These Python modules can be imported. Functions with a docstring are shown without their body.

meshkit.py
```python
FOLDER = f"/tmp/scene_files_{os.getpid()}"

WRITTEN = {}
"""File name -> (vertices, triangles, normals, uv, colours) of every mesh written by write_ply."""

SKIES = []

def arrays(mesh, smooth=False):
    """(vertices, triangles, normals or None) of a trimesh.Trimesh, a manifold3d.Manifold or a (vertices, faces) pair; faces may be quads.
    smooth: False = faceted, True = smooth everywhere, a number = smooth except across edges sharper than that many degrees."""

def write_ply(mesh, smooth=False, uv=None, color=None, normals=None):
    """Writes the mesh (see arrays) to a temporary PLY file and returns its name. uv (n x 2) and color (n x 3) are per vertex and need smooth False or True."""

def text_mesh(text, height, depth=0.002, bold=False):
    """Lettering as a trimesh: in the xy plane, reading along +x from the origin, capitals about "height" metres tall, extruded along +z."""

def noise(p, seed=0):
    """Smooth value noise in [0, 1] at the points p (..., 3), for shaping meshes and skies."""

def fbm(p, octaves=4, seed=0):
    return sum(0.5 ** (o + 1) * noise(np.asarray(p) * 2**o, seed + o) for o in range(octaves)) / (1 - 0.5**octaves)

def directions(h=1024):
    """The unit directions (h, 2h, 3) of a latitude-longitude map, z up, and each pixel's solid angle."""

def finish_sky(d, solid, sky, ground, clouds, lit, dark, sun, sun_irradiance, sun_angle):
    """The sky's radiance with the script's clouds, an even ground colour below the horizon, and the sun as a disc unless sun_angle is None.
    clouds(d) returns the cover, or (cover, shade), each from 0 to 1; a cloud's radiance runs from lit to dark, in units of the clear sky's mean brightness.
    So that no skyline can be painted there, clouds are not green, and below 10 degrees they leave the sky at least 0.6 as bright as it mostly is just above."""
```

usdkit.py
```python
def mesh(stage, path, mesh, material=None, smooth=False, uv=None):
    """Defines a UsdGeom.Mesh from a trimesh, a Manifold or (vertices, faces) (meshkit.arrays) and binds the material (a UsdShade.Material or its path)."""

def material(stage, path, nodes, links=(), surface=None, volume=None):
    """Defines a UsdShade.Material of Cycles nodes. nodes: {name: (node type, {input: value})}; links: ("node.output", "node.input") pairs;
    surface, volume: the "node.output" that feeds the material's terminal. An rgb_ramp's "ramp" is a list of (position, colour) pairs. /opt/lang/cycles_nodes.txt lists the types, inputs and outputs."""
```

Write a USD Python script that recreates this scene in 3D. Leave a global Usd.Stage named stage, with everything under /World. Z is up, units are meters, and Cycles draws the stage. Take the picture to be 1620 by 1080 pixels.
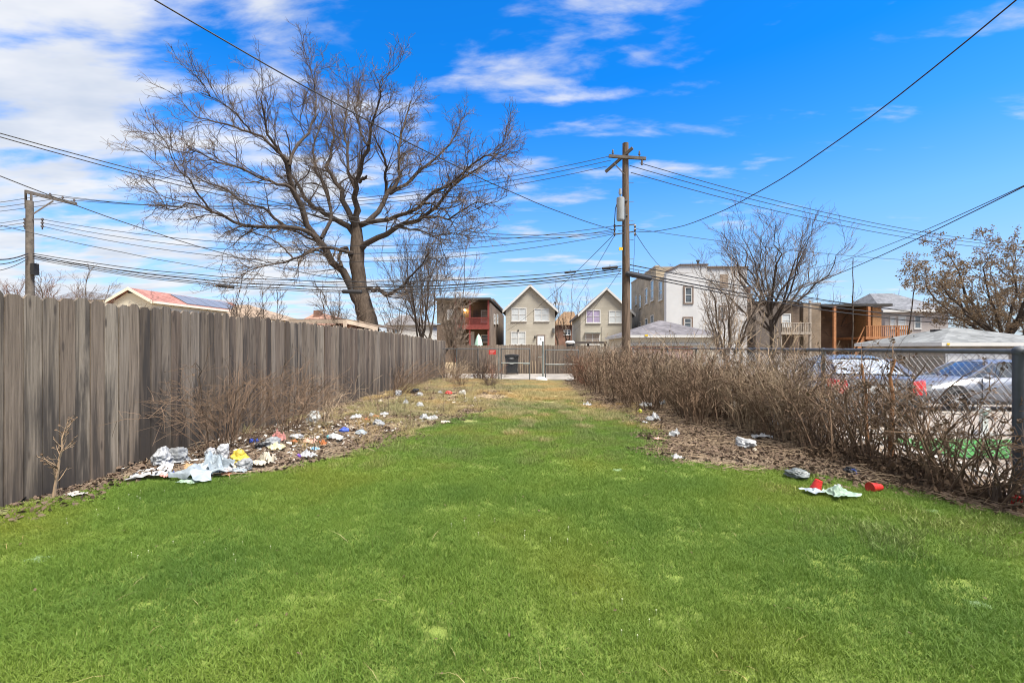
import math, random
import numpy as np, trimesh, usdkit, meshkit
from shapely.geometry import Polygon, Point
from pxr import Usd, UsdGeom, UsdLux, UsdShade, Gf, Sdf, Vt

stage = Usd.Stage.CreateInMemory()
UsdGeom.Xform.Define(stage, '/World')
FPX, CX, HY, EYE = 716.0, 810.0, 550.0, 1.335
TH = math.atan(40 / FPX)
# ---------------------------------------------------------------- camera, sky, sun, exposure
cam = UsdGeom.Camera.Define(stage, '/World/camera')
cam.CreateHorizontalApertureAttr(36.0)
cam.CreateFocalLengthAttr(FPX / 1620 * 36)
cam.CreateVerticalApertureOffsetAttr(10 / 1620 * 36)
cam.CreateClippingRangeAttr(Gf.Vec2f(0.05, 5000))
cam.AddTranslateOp().Set((0, 0, EYE))
cam.AddRotateXYZOp().Set((90, 0, math.degrees(TH)))
cam.CreateExposureAttr(1.75)
SUN_AZ, SUN_EL = math.atan2(0.78, -0.62), math.radians(63)
SKY_STRENGTH = 0.10
SUN_I, SUN_ANGLE = 1.0, 24.0
def sky_material():
    n = {
        'tc': ('texture_coordinate', {}),
        'sky': ('sky_texture', {'sky_type': 'single_scattering', 'sun_disc': False, 'sun_elevation': SUN_EL, 'sun_rotation': SUN_AZ, 'air_density': 1.0, 'aerosol_density': 0.6, 'ozone_density': 2.0}),
        'xyz': ('separate_xyz', {}),
        'tint': ('rgb_ramp', {'ramp': [(0, (0.36, 0.42, 0.60)), (0.13, (0.42, 0.50, 0.60)), (0.25, (0.31, 0.55, 0.78)), (0.37, (0.12, 0.50, 0.89)), (0.5, (0.025, 0.44, 0.88)), (1.0, (0.02, 0.42, 0.85))]}),
        'blue': ('mix_color', {'blend_type': 'multiply', 'fac': 1.0, 'use_clamp': False}),
        'zc': ('math', {'math_type': 'maximum', 'value2': 0.0}),
        'zd': ('math', {'math_type': 'add', 'value2': 0.10}),
        'u': ('math', {'math_type': 'divide'}), 'v': ('math', {'math_type': 'divide'}),
        'uv': ('combine_xyz', {'z': 0.0}),
        'map': ('mapping', {'mapping_type': 'point', 'rotation': (0, 0, math.radians(-32)), 'scale': (0.95, 1.9, 1.0), 'location': (21.3, 4.4, 2.2)}),
        'n1': ('noise_texture', {'scale': 2.4, 'detail': 10.0, 'roughness': 0.55, 'distortion': 0.2}),
        'n2': ('noise_texture', {'scale': 0.55, 'detail': 2.0, 'roughness': 0.5}),
        'bias': ('math', {'math_type': 'multiply_add', 'value2': -0.21, 'value3': 0.095}), 'back': ('math', {'math_type': 'multiply', 'value2': -0.18}), 'bias2': ('math', {'math_type': 'add'}),
        'big': ('math', {'math_type': 'multiply_add', 'value2': 0.30, 'value3': -0.15}),
        'c1': ('math', {'math_type': 'add'}), 'c2': ('math', {'math_type': 'add'}),
        'hor': ('map_range', {'from_min': 0.0, 'from_max': 0.34, 'to_min': 0.06, 'to_max': 0.0, 'clamp': True}),
        'c3': ('math', {'math_type': 'add'}),
        'cov': ('map_range', {'range_type': 'smoothstep', 'from_min': 0.44, 'from_max': 0.72, 'to_min': 0.0, 'to_max': 0.95, 'clamp': True}),
        'mrow': ('mapping', {'rotation': (0, 0, math.radians(45)), 'scale': (0.55, 2.6, 1.0), 'location': (1.3, 0.4, 0.0)}), 'n4': ('noise_texture', {'scale': 2.0, 'detail': 3.0, 'roughness': 0.5, 'distortion': 0.6}), 'row': ('math', {'math_type': 'multiply_add', 'value2': 0.5, 'value3': -0.25}), 'c4': ('math', {'math_type': 'add'}),
        'n3': ('noise_texture', {'scale': 2.2, 'detail': 5.0, 'roughness': 0.55}),
        'ccol': ('rgb_ramp', {'ramp': [(0.3, (1.95, 2.15, 2.5)), (0.62, (2.75, 2.8, 2.9))]}),
        'fin': ('mix_color', {'blend_type': 'mix', 'use_clamp': False}),
        'bg': ('background_shader', {'strength': SKY_STRENGTH}),
    }
    l = [('tc.generated', 'xyz.vector'), ('xyz.z', 'tint.fac'), ('sky.color', 'blue.a'), ('tint.color', 'blue.b'),
         ('xyz.z', 'zc.value1'), ('zc.value', 'zd.value1'), ('xyz.x', 'u.value1'), ('zd.value', 'u.value2'), ('xyz.y', 'v.value1'), ('zd.value', 'v.value2'),
         ('u.value', 'uv.x'), ('v.value', 'uv.y'), ('uv.vector', 'map.vector'), ('map.vector', 'n1.vector'), ('uv.vector', 'n2.vector'), ('map.vector', 'n3.vector'),
         ('xyz.x', 'bias.value1'), ('n2.fac', 'big.value1'), ('n1.fac', 'c1.value1'), ('bias2.value', 'c1.value2'), ('xyz.y', 'back.value1'), ('bias.value', 'bias2.value1'), ('back.value', 'bias2.value2'), ('c1.value', 'c2.value1'), ('big.value', 'c2.value2'),
         ('xyz.z', 'hor.value'), ('c2.value', 'c3.value1'), ('hor.result', 'c3.value2'), ('uv.vector', 'mrow.vector'), ('mrow.vector', 'n4.vector'), ('n4.fac', 'row.value1'), ('c3.value', 'c4.value1'), ('row.value', 'c4.value2'), ('c4.value', 'cov.value'),
         ('n3.fac', 'ccol.fac'), ('cov.result', 'fin.fac'), ('blue.result', 'fin.a'), ('ccol.color', 'fin.b'), ('fin.result', 'bg.color')]
    return usdkit.material(stage, '/World/Looks/sky_and_clouds', n, l, surface='bg.background')
dome = UsdLux.DomeLight.Define(stage, '/World/sky')
UsdShade.MaterialBindingAPI.Apply(dome.GetPrim()).Bind(sky_material())
sun = UsdLux.DistantLight.Define(stage, '/World/sun')
sun.CreateNormalizeAttr(True); sun.CreateIntensityAttr(SUN_I); sun.CreateAngleAttr(SUN_ANGLE); sun.CreateColorAttr(Gf.Vec3f(1.0, 0.93, 0.82))
_sd = Gf.Vec3d(math.sin(SUN_AZ) * math.cos(SUN_EL), math.cos(SUN_AZ) * math.cos(SUN_EL), math.sin(SUN_EL))
sun.AddTransformOp().Set(Gf.Matrix4d(Gf.Rotation(Gf.Vec3d(0, 0, 1), _sd), Gf.Vec3d(0, 0, 0)))

# ---------------------------------------------------------------- measuring helpers (photograph pixel -> place)
CT, ST = math.cos(TH), math.sin(TH)
def P(px, py, d):
    xc = (px - CX) / FPX * d
    return np.array([CT * xc - ST * d, ST * xc + CT * d, EYE + (HY - py) / FPX * d])
def PY(px, py, Y):
    r = (px - CX) / FPX
    return P(px, py, Y / (CT + r * ST))
def sstep(a, b, x):
    t = np.clip((np.asarray(x, float) - a) / (b - a), 0, 1)
    return t * t * (3 - 2 * t)
def height(x, y):
    x = np.asarray(x, float); y = np.asarray(y, float)
    s = sstep(4.3, 6.3, x)
    h = -0.14 * sstep(13, 20.5, y) - 0.15 * sstep(24, 40, y) - s * (0.30 + 0.28 * sstep(9, 16, y)) * (1 - 0.4 * sstep(20, 24, y))
    p = np.stack([x * 0.8, y * 0.8, 0 * x], -1)
    rough = (1 - sstep(19.5, 21, y)) * (1 - sstep(4.0, 4.5, np.abs(x)))
    inlawn = sstep(0, .5, x - XL(y)) * sstep(0, .5, XR(y) - x)
    h = h + rough * (1 - .88 * inlawn) * 0.05 * (meshkit.fbm(p, 3, 5) - 0.5)
    h = h + 0.07 * sstep(0.0, 0.8, XL(y) - x) * rough * (y > 4) + 0.05 * sstep(0.0, 0.8, x - XR(y)) * rough
    return h
_ly = [-5, 3.6, 4.25, 4.45, 4.6, 4.9, 5.37, 6.37, 7.35, 8.5, 10.6, 14.7, 19, 30]
_lx = [-4.4, -4.35, -4.25, -3.98, -3.0, -2.74, -2.47, -2.2, -1.95, -1.54, -0.95, -0.9, -1.2, -1.2]
_ry = [-5, 3.6, 3.98, 4.45, 4.78, 5.17, 5.46, 6.8, 9.2, 10, 13.6, 19, 30]
_rx = [3.85, 3.78, 3.73, 3.54, 3.0, 2.5, 1.6, 1.8, 1.9, 1.3, 1.05, 1.0, 1.0]
XL = lambda y: np.interp(y, _ly, _lx)
XR = lambda y: np.interp(y, _ry, _rx)
def PG(px, py, lift=0.0):
    z = 0.0
    for _ in range(8):
        d = (EYE - z) * FPX / max(py - HY, 1e-3)
        p = P(px, py, d); z = float(height(p[0], p[1])) + lift
    return p

# ---------------------------------------------------------------- materials
MATS = {}
def M(name, col, rough=0.75, var=0.18, scale=6.0, spec=0.3, bump=0.0, detail=4.0, metallic=0.0, stretch=(1, 1, 1), coord='position', vary=0.0, col2=None, bscale=None):
    if name in MATS: return MATS[name]
    c = np.array(col, float)
    lo, hi = (c * (1 - var), np.minimum(c * (1 + var), 0.95)) if col2 is None else (c, np.array(col2, float))
    n = {'g': ('geometry', {}), 'tc': ('texture_coordinate', {}), 'm': ('mapping', {'scale': stretch}),
         'n': ('noise_texture', {'scale': scale, 'detail': detail, 'roughness': 0.6}),
         'r': ('rgb_ramp', {'ramp': [(0.3, lo), (0.7, hi)]}),
         'p': ('principled_bsdf', {'roughness': rough, 'specular_ior_level': spec, 'metallic': metallic})}
    l = [('g.position' if coord == 'position' else 'tc.object', 'm.vector'), ('m.vector', 'n.vector'), ('n.fac', 'r.fac')]
    src = 'r.color'
    if vary:
        n['oi'] = ('object_info', {}); n['mr'] = ('map_range', {'to_min': 1 - vary, 'to_max': 1 + vary})
        n['cv'] = ('combine_xyz', {}); n['mx'] = ('mix_color', {'blend_type': 'multiply', 'fac': 1.0, 'use_clamp': False})
        l += [('oi.random', 'mr.value'), ('mr.result', 'cv.x'), ('mr.result', 'cv.y'), ('mr.result', 'cv.z'), (src, 'mx.a'), ('cv.vector', 'mx.b')]
        src = 'mx.result'
    l.append((src, 'p.base_color'))
    if bump:
        n['n2'] = ('noise_texture', {'scale': bscale or scale * 3, 'detail': 4.0}); n['b'] = ('bump', {'strength': bump, 'distance': 0.02})
        l += [('m.vector', 'n2.vector'), ('n2.fac', 'b.height'), ('b.normal', 'p.normal')]
    MATS[name] = usdkit.material(stage, '/World/Looks/' + name, n, l, surface='p.BSDF')
    return MATS[name]
def M_island(name, ramp, rough=0.8, spec=0.2, translucent=0.0, posvar=None):
    """colour differs from loose piece to loose piece"""
    if name in MATS: return MATS[name]
    n = {'g': ('geometry', {}), 'r': ('rgb_ramp', {'ramp': ramp}), 'p': ('principled_bsdf', {'roughness': rough, 'specular_ior_level': spec})}
    l = [('g.random_per_island', 'r.fac')]
    src = 'r.color'
    if posvar:
        n['n'] = ('noise_texture', {'scale': posvar[0], 'detail': 3.0}); n['pr'] = ('rgb_ramp', {'ramp': posvar[1]})
        n['mx'] = ('mix_color', {'blend_type': 'multiply', 'fac': 1.0, 'use_clamp': False})
        l += [('g.position', 'n.vector'), ('n.fac', 'pr.fac'), (src, 'mx.a'), ('pr.color', 'mx.b')]; src = 'mx.result'
    l.append((src, 'p.base_color')); out = 'p.BSDF'
    if translucent:
        n['t'] = ('translucent_bsdf', {}); n['mc'] = ('mix_closure', {'fac': translucent})
        l += [(src, 't.color'), ('p.BSDF', 'mc.closure1'), ('t.BSDF', 'mc.closure2')]; out = 'mc.closure'
    MATS[name] = usdkit.material(stage, '/World/Looks/' + name, n, l, surface=out)
    return MATS[name]
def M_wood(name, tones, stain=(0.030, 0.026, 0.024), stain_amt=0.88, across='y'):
    """weathered boards: grain along z, tone differing from board to board, dark stains and knots"""
    if name in MATS: return MATS[name]
    s = (6, 60, 1.6) if across == 'y' else (60, 6, 1.6)
    k = (1, 11, 2.6) if across == 'y' else (11, 1, 2.6)
    st = (1, 7, 0.6) if across == 'y' else (9, 1, 0.75)
    n = {'g': ('geometry', {}), 'oi': ('object_info', {}), 'off': ('math', {'math_type': 'multiply', 'value2': 37.0}), 'ov': ('combine_xyz', {}),
         'pv': ('mix_color', {'blend_type': 'add', 'fac': 1.0, 'use_clamp': False}),
         'mg': ('mapping', {'scale': s}), 'mk': ('mapping', {'scale': k}), 'ms': ('mapping', {'scale': st}),
         'ng': ('noise_texture', {'scale': 1.0, 'detail': 6.0, 'roughness': 0.7, 'distortion': 0.6}),
         'tone': ('rgb_ramp', {'ramp': tones}), 'grain': ('rgb_ramp', {'ramp': [(0.28, (0.34, 0.33, 0.32)), (0.5, (0.95, 0.94, 0.93)), (0.72, (1.42, 1.43, 1.45))]}),
         'c1': ('mix_color', {'blend_type': 'multiply', 'fac': 1.0, 'use_clamp': False}),
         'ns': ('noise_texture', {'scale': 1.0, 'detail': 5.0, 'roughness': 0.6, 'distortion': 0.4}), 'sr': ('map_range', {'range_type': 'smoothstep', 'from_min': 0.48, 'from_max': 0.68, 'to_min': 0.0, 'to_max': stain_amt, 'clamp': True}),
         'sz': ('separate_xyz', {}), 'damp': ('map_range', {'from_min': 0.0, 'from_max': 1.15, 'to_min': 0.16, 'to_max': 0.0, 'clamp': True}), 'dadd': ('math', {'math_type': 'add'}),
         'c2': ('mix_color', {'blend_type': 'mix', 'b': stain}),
         'vk': ('voronoi_texture', {'scale': 1.0}) , 'kr': ('map_range', {'range_type': 'smoothstep', 'from_min': 0.07, 'from_max': 0.19, 'to_min': 0.8, 'to_max': 0.0, 'clamp': True}),
         'c3': ('mix_color', {'blend_type': 'mix', 'b': (0.045, 0.036, 0.03)}),
         'p': ('principled_bsdf', {'roughness': 0.85, 'specular_ior_level': 0.2}), 'b': ('bump', {'strength': 0.5, 'distance': 0.006})}
    l = [('oi.random', 'off.value1'), ('off.value', 'ov.x'), ('off.value', 'ov.y'), ('off.value', 'ov.z'), ('g.position', 'pv.a'), ('ov.vector', 'pv.b'),
         ('pv.result', 'mg.vector'), ('pv.result', 'mk.vector'), ('pv.result', 'ms.vector'), ('mg.vector', 'ng.vector'), ('ng.fac', 'grain.fac'), ('oi.random', 'tone.fac'),
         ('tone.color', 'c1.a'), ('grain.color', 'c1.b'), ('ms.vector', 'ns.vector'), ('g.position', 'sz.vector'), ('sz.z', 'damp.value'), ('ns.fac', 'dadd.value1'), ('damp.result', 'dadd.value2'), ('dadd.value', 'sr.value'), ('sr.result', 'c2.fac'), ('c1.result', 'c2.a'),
         ('mk.vector', 'vk.vector'), ('vk.distance', 'kr.value'), ('kr.result', 'c3.fac'), ('c2.result', 'c3.a'), ('c3.result', 'p.base_color'), ('ng.fac', 'b.height'), ('b.normal', 'p.normal')]
    MATS[name] = usdkit.material(stage, '/World/Looks/' + name, n, l, surface='p.BSDF')
    return MATS[name]
def M_brick(name, c1, c2, mortar, scale=1.0, plane='xz'):
    if name in MATS: return MATS[name]
    n = {'g': ('geometry', {}), 's': ('separate_xyz', {}), 'c': ('combine_xyz', {}), 'b': ('brick_texture', {'color1': c1, 'color2': c2, 'mortar': mortar, 'scale': scale, 'brick_width': 0.22, 'row_height': 0.075, 'mortar_size': 0.008}),
         'n': ('noise_texture', {'scale': 0.9, 'detail': 5.0}), 'r': ('rgb_ramp', {'ramp': [(0.3, (0.72, 0.72, 0.72)), (0.7, (1.2, 1.18, 1.15))]}),
         'mx': ('mix_color', {'blend_type': 'multiply', 'fac': 1.0, 'use_clamp': False}), 'p': ('principled_bsdf', {'roughness': 0.9, 'specular_ior_level': 0.15})}
    l = [('g.position', 's.vector'), ('s.x' if plane == 'xz' else 's.y', 'c.x'), ('s.z', 'c.y'), ('c.vector', 'b.vector'), ('g.position', 'n.vector'), ('n.fac', 'r.fac'), ('b.color', 'mx.a'), ('r.color', 'mx.b'), ('mx.result', 'p.base_color')]
    MATS[name] = usdkit.material(stage, '/World/Looks/' + name, n, l, surface='p.BSDF')
    return MATS[name]
def M_siding(name, col, pitch=0.11):
    """horizontal lap siding far off: each lap's lower lip casts a thin line"""
    if name in MATS: return MATS[name]
    c = np.array(col)
    n = {'g': ('geometry', {}), 's': ('separate_xyz', {}), 'd': ('math', {'math_type': 'divide', 'value2': pitch}), 'f': ('math', {'math_type': 'fraction'}),
         'n': ('noise_texture', {'scale': 0.7, 'detail': 5.0}), 'r': ('rgb_ramp', {'ramp': [(0.3, c * 0.88), (0.7, c * 1.08)]}),
         'b': ('bump', {'strength': 0.8, 'distance': 0.012}), 'p': ('principled_bsdf', {'roughness': 0.6, 'specular_ior_level': 0.3})}
    l = [('g.position', 's.vector'), ('s.z', 'd.value1'), ('d.value', 'f.value1'), ('f.value', 'b.height'), ('b.normal', 'p.normal'), ('g.position', 'n.vector'), ('n.fac', 'r.fac'), ('r.color', 'p.base_color')]
    MATS[name] = usdkit.material(stage, '/World/Looks/' + name, n, l, surface='p.BSDF')
    return MATS[name]
def M_shingle(name, col):
    if name in MATS: return MATS[name]
    c = np.array(col)
    n = {'g': ('geometry', {}), 'm': ('mapping', {'scale': (3.0, 3.0, 9.0)}), 'v': ('voronoi_texture', {'scale': 1.2}), 'n': ('noise_texture', {'scale': 0.8, 'detail': 6.0}),
         'a': ('rgb_ramp', {'ramp': [(0.0, c * 0.75), (1.0, c * 1.25)]}), 'r': ('rgb_ramp', {'ramp': [(0.3, (0.8, 0.8, 0.8)), (0.7, (1.2, 1.2, 1.2))]}),
         'mx': ('mix_color', {'blend_type': 'multiply', 'fac': 1.0, 'use_clamp': False}), 'sx': ('separate_color', {}), 'p': ('principled_bsdf', {'roughness': 0.95, 'specular_ior_level': 0.15})}
    l = [('g.position', 'm.vector'), ('m.vector', 'v.vector'), ('v.color', 'sx.color'), ('sx.r', 'a.fac'), ('g.position', 'n.vector'), ('n.fac', 'r.fac'), ('a.color', 'mx.a'), ('r.color', 'mx.b'), ('mx.result', 'p.base_color')]
    MATS[name] = usdkit.material(stage, '/World/Looks/' + name, n, l, surface='p.BSDF')
    return MATS[name]

# ---------------------------------------------------------------- scene-tree helpers
USED = {}
def numbered(parent, name):
    k = (parent, name); i = USED.get(k, -1) + 1; USED[k] = i
    return f'{parent}/{name}' + (f'_{i:03d}' if i else '')
def meta(prim, label=None, cat=None, group=None, kind=None):
    for k, v in (('label', label), ('category', cat), ('group', group), ('kind', kind)):
        if v: prim.SetCustomDataByKey(k, v)
class Thing:
    def __init__(s, name, label, cat, base=(0, 0, 0), group=None, kind=None):
        s.path = numbered('/World', name); s.base = np.array(base, float)
        x = UsdGeom.Xform.Define(stage, s.path); x.AddTranslateOp().Set(tuple(map(float, s.base)))
        s.prim = x.GetPrim(); meta(s.prim, label, cat, group, kind)
    def part(s, name, mesh, mat, label=None, under=None, smooth=False, kind=None):
        v, f = VF(mesh)
        path = numbered(under or s.path, name)
        m = usdkit.mesh(stage, path, (v - s.base, f), mat, smooth=smooth)
        meta(m.GetPrim(), label, kind=kind)
        return path
def VF(mesh):
    if isinstance(mesh, MB): return mesh.get()
    if isinstance(mesh, (tuple, list)):
        v, f = np.asarray(mesh[0], float), np.asarray(mesh[1], int)
    else: v, f = np.array(mesh.vertices), np.array(mesh.faces)
    if f.shape[1] == 4: f = np.vstack([f[:, [0, 1, 2]], f[:, [0, 2, 3]]])
    return v, f
def solo(name, mesh, mat, label=None, cat=None, group=None, kind=None, smooth=False):
    path = numbered('/World', name)
    v, f = VF(mesh); b = np.array([v[:, 0].mean(), v[:, 1].mean(), v[:, 2].min()]) if kind is None else np.zeros(3)
    m = usdkit.mesh(stage, path, (v - b, f), mat, smooth=smooth)
    if kind is None: m.AddTranslateOp().Set(tuple(map(float, b)))
    meta(m.GetPrim(), label, cat, group, kind)
    return path
class MB:
    def __init__(s): s.v, s.f, s.n = [], [], 0
    def add(s, v, f):
        v, f = VF((v, f)); s.v.append(v); s.f.append(f + s.n); s.n += len(v); return s
    def box(s, x0, x1, y0, y1, z0, z1):
        v = np.array([[x, y, z] for x in (x0, x1) for y in (y0, y1) for z in (z0, z1)], float)
        f = np.array([[0, 1, 3, 2], [4, 6, 7, 5], [0, 4, 5, 1], [2, 3, 7, 6], [0, 2, 6, 4], [1, 5, 7, 3]])
        return s.add(v, f)
    def bar(s, a, b, w, h, up=(0, 0, 1)):
        a, b = np.array(a, float), np.array(b, float); t = b - a; t /= np.linalg.norm(t)
        u = np.cross(t, up); u /= np.linalg.norm(u); n = np.cross(u, t)
        v = np.array([p + i * u * w / 2 + j * n * h / 2 for p in (a, b) for i, j in ((-1, -1), (1, -1), (1, 1), (-1, 1))])
        f = np.array([[0, 1, 2, 3], [7, 6, 5, 4], [0, 4, 5, 1], [1, 5, 6, 2], [2, 6, 7, 3], [3, 7, 4, 0]])
        return s.add(v, f)
    def tube(s, pts, rad, sides=8):
        pts = np.array(pts, float); rad = np.broadcast_to(np.asarray(rad, float), (len(pts),))
        v, f = tubes([(pts, rad)], sides, caps=True); return s.add(v, f)
    def poly(s, pts, flip=False):
        pts = np.array(pts, float); f = [[0, i, i + 1] for i in range(1, len(pts) - 1)]
        return s.add(pts, np.array(f)[:, ::-1] if flip else np.array(f))
    def prism(s, pts, d):
        """closed prism: planar outline pts moved by vector d"""
        pts = np.array(pts, float); k = len(pts); v = np.vstack([pts, pts + np.array(d, float)])
        c = [[0, i, i + 1] for i in range(1, k - 1)] + [[k, k + i + 1, k + i] for i in range(1, k - 1)]
        for i in range(k):
            j = (i + 1) % k; c += [[i, k + i, k + j], [i, k + j, j]]
        return s.add(v, np.array(c))
    def mesh(s, m): return s.add(np.array(m.vertices), np.array(m.faces))
    def get(s): return np.vstack(s.v), np.vstack(s.f)
def tubes(polys, sides=3, caps=False):
    """many tapered tubes at once. polys: list of (points n x 3, radii n)"""
    groups = {}
    for p, r in polys: groups.setdefault(len(p), []).append((p, r))
    V, F, off = [], [], 0
    for n, g in groups.items():
        p = np.array([x[0] for x in g], float); r = np.array([np.broadcast_to(x[1], (n,)) for x in g], float); m = len(g)
        t = np.gradient(p, axis=1); t /= np.maximum(np.linalg.norm(t, axis=2, keepdims=True), 1e-9)
        mt = np.abs(t.mean(1)); ref = np.eye(3)[np.argmin(mt, 1)][:, None, :]
        u = np.cross(t, ref); u /= np.maximum(np.linalg.norm(u, axis=2, keepdims=True), 1e-9); w = np.cross(t, u)
        a = np.arange(sides) * 2 * math.pi / sides
        ring = u[:, :, None, :] * np.cos(a)[None, None, :, None] + w[:, :, None, :] * np.sin(a)[None, None, :, None]
        v = p[:, :, None, :] + ring * r[:, :, None, None]
        i, j, k = np.meshgrid(np.arange(m), np.arange(n - 1), np.arange(sides), indexing='ij'); k2 = (k + 1) % sides
        idx = lambda jj, kk: (i * n + jj) * sides + kk
        A, B, C, D = idx(j, k), idx(j, k2), idx(j + 1, k2), idx(j + 1, k)
        f = np.concatenate([np.stack([A, B, C], -1).reshape(-1, 3), np.stack([A, C, D], -1).reshape(-1, 3)])
        if caps:
            c = [[q * n * sides, q * n * sides + x + 1, q * n * sides + x] for q in range(m) for x in range(1, sides - 1)]
            c += [[q * n * sides + (n - 1) * sides, q * n * sides + (n - 1) * sides + x, q * n * sides + (n - 1) * sides + x + 1] for q in range(m) for x in range(1, sides - 1)]
            f = np.vstack([f, np.array(c)[:, ::-1]])
        V.append(v.reshape(-1, 3)); F.append(f + off); off += m * n * sides
    return np.vstack(V), np.vstack(F)
def quads(c, u, v):
    """loose quads (bent along u): centres c, half axes u, v"""
    nrm = np.cross(u, v); nrm *= 0.35 * np.linalg.norm(v, axis=1, keepdims=True) / np.maximum(np.linalg.norm(nrm, axis=1, keepdims=True), 1e-12)
    V = np.stack([c - u - v * 0.25, c - u + v * 0.25, c - v + nrm * 0.0, c + v, c + u - v * 0.2 + nrm, c + u + v * 0.2 + nrm], 1)
    k = np.arange(len(c))[:, None] * 6
    F = np.concatenate([k + [0, 2, 3], k + [0, 3, 1], k + [2, 4, 5], k + [2, 5, 3]])
    return V.reshape(-1, 3), F
def rdir(rng, n):
    d = rng.normal(size=(n, 3)); return d / np.linalg.norm(d, axis=1, keepdims=True)
def norm(a): return a / max(np.linalg.norm(a), 1e-9)
def scatter(name, protos, mats, pos, yaw, scale, label, cat=None, tilt=None):
    """stuff: many copies of a few small meshes"""
    path = numbered('/World', name); pi = UsdGeom.PointInstancer.Define(stage, path)
    rel = pi.CreatePrototypesRel()
    for i, (m, mat) in enumerate(zip(protos, mats)):
        q = f'{path}/tuft' + (f'_{i:03d}' if i else ''); usdkit.mesh(stage, q, VF(m), mat); rel.AddTarget(q)
    rng = np.random.default_rng(len(pos))
    pi.CreateProtoIndicesAttr(Vt.IntArray.FromNumpy(rng.integers(0, len(protos), len(pos)).astype(np.int32)))
    pi.CreatePositionsAttr(Vt.Vec3fArray.FromNumpy(np.asarray(pos, np.float32)))
    pi.CreateOrientationsAttr(Vt.QuathArray([Gf.Quath(math.cos(a / 2), 0, 0, math.sin(a / 2)) for a in yaw]))
    pi.CreateScalesAttr(Vt.Vec3fArray.FromNumpy(np.repeat(np.asarray(scale, np.float32)[:, None], 3, 1)))
    meta(pi.GetPrim(), label, cat, kind='stuff')

# ---------------------------------------------------------------- ground, alley, walkway
def grid_mesh(xs, ys, zf):
    X, Y = np.meshgrid(xs, ys, indexing='ij'); V = np.stack([X, Y, zf(X, Y)], -1).reshape(-1, 3)
    i, j = np.meshgrid(np.arange(len(xs) - 1), np.arange(len(ys) - 1), indexing='ij'); k = len(ys)
    F = np.stack([i * k + j, (i + 1) * k + j, (i + 1) * k + j + 1, i * k + j + 1], -1).reshape(-1, 4)
    return V, F
GREEN = lambda y: 1 - sstep(5.4, 13.0, y)
def lawn_mask(x, y):
    j = 0.5 * (meshkit.fbm(np.stack([x * 2.2, y * 2.2, 0 * x], -1), 3, 9) - 0.5)
    soft = 0.16 + 0.25 * sstep(5, 10, y)
    return sstep(-soft, soft, x - XL(y) + j) * sstep(-soft, soft, XR(y) - x + j) * (1 - sstep(19.6, 20.4, y))
xs = np.concatenate([[-1500, -600, -250, -120, -70, -45, -30, -20, -14, -10, -7.5], np.arange(-6, 9, 0.11), np.arange(9, 24, 0.6), [26, 32, 45, 70, 120, 250, 600, 1500]])
ys = np.concatenate([[-1500, -500, -200, -60, -25, -10, -4, -1], np.arange(0, 23, 0.12), np.arange(23, 40, 0.8), [42, 48, 58, 75, 110, 200, 500, 1500]])
gv, gf = grid_mesh(xs, ys, height)
lm = lawn_mask(gv[:, 0], gv[:, 1]); gr = GREEN(gv[:, 1] + 1.6 * (meshkit.fbm(gv * [0.9, 0.9, 0], 3, 2) - 0.5))
side = 1 - sstep(1.5, 4.5, np.abs(gv[:, 0]) - 0 * gv[:, 1]) * 0
straw_left = sstep(6.3, 8.0, gv[:, 1]) * (gv[:, 0] < 0) * 0.75
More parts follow.
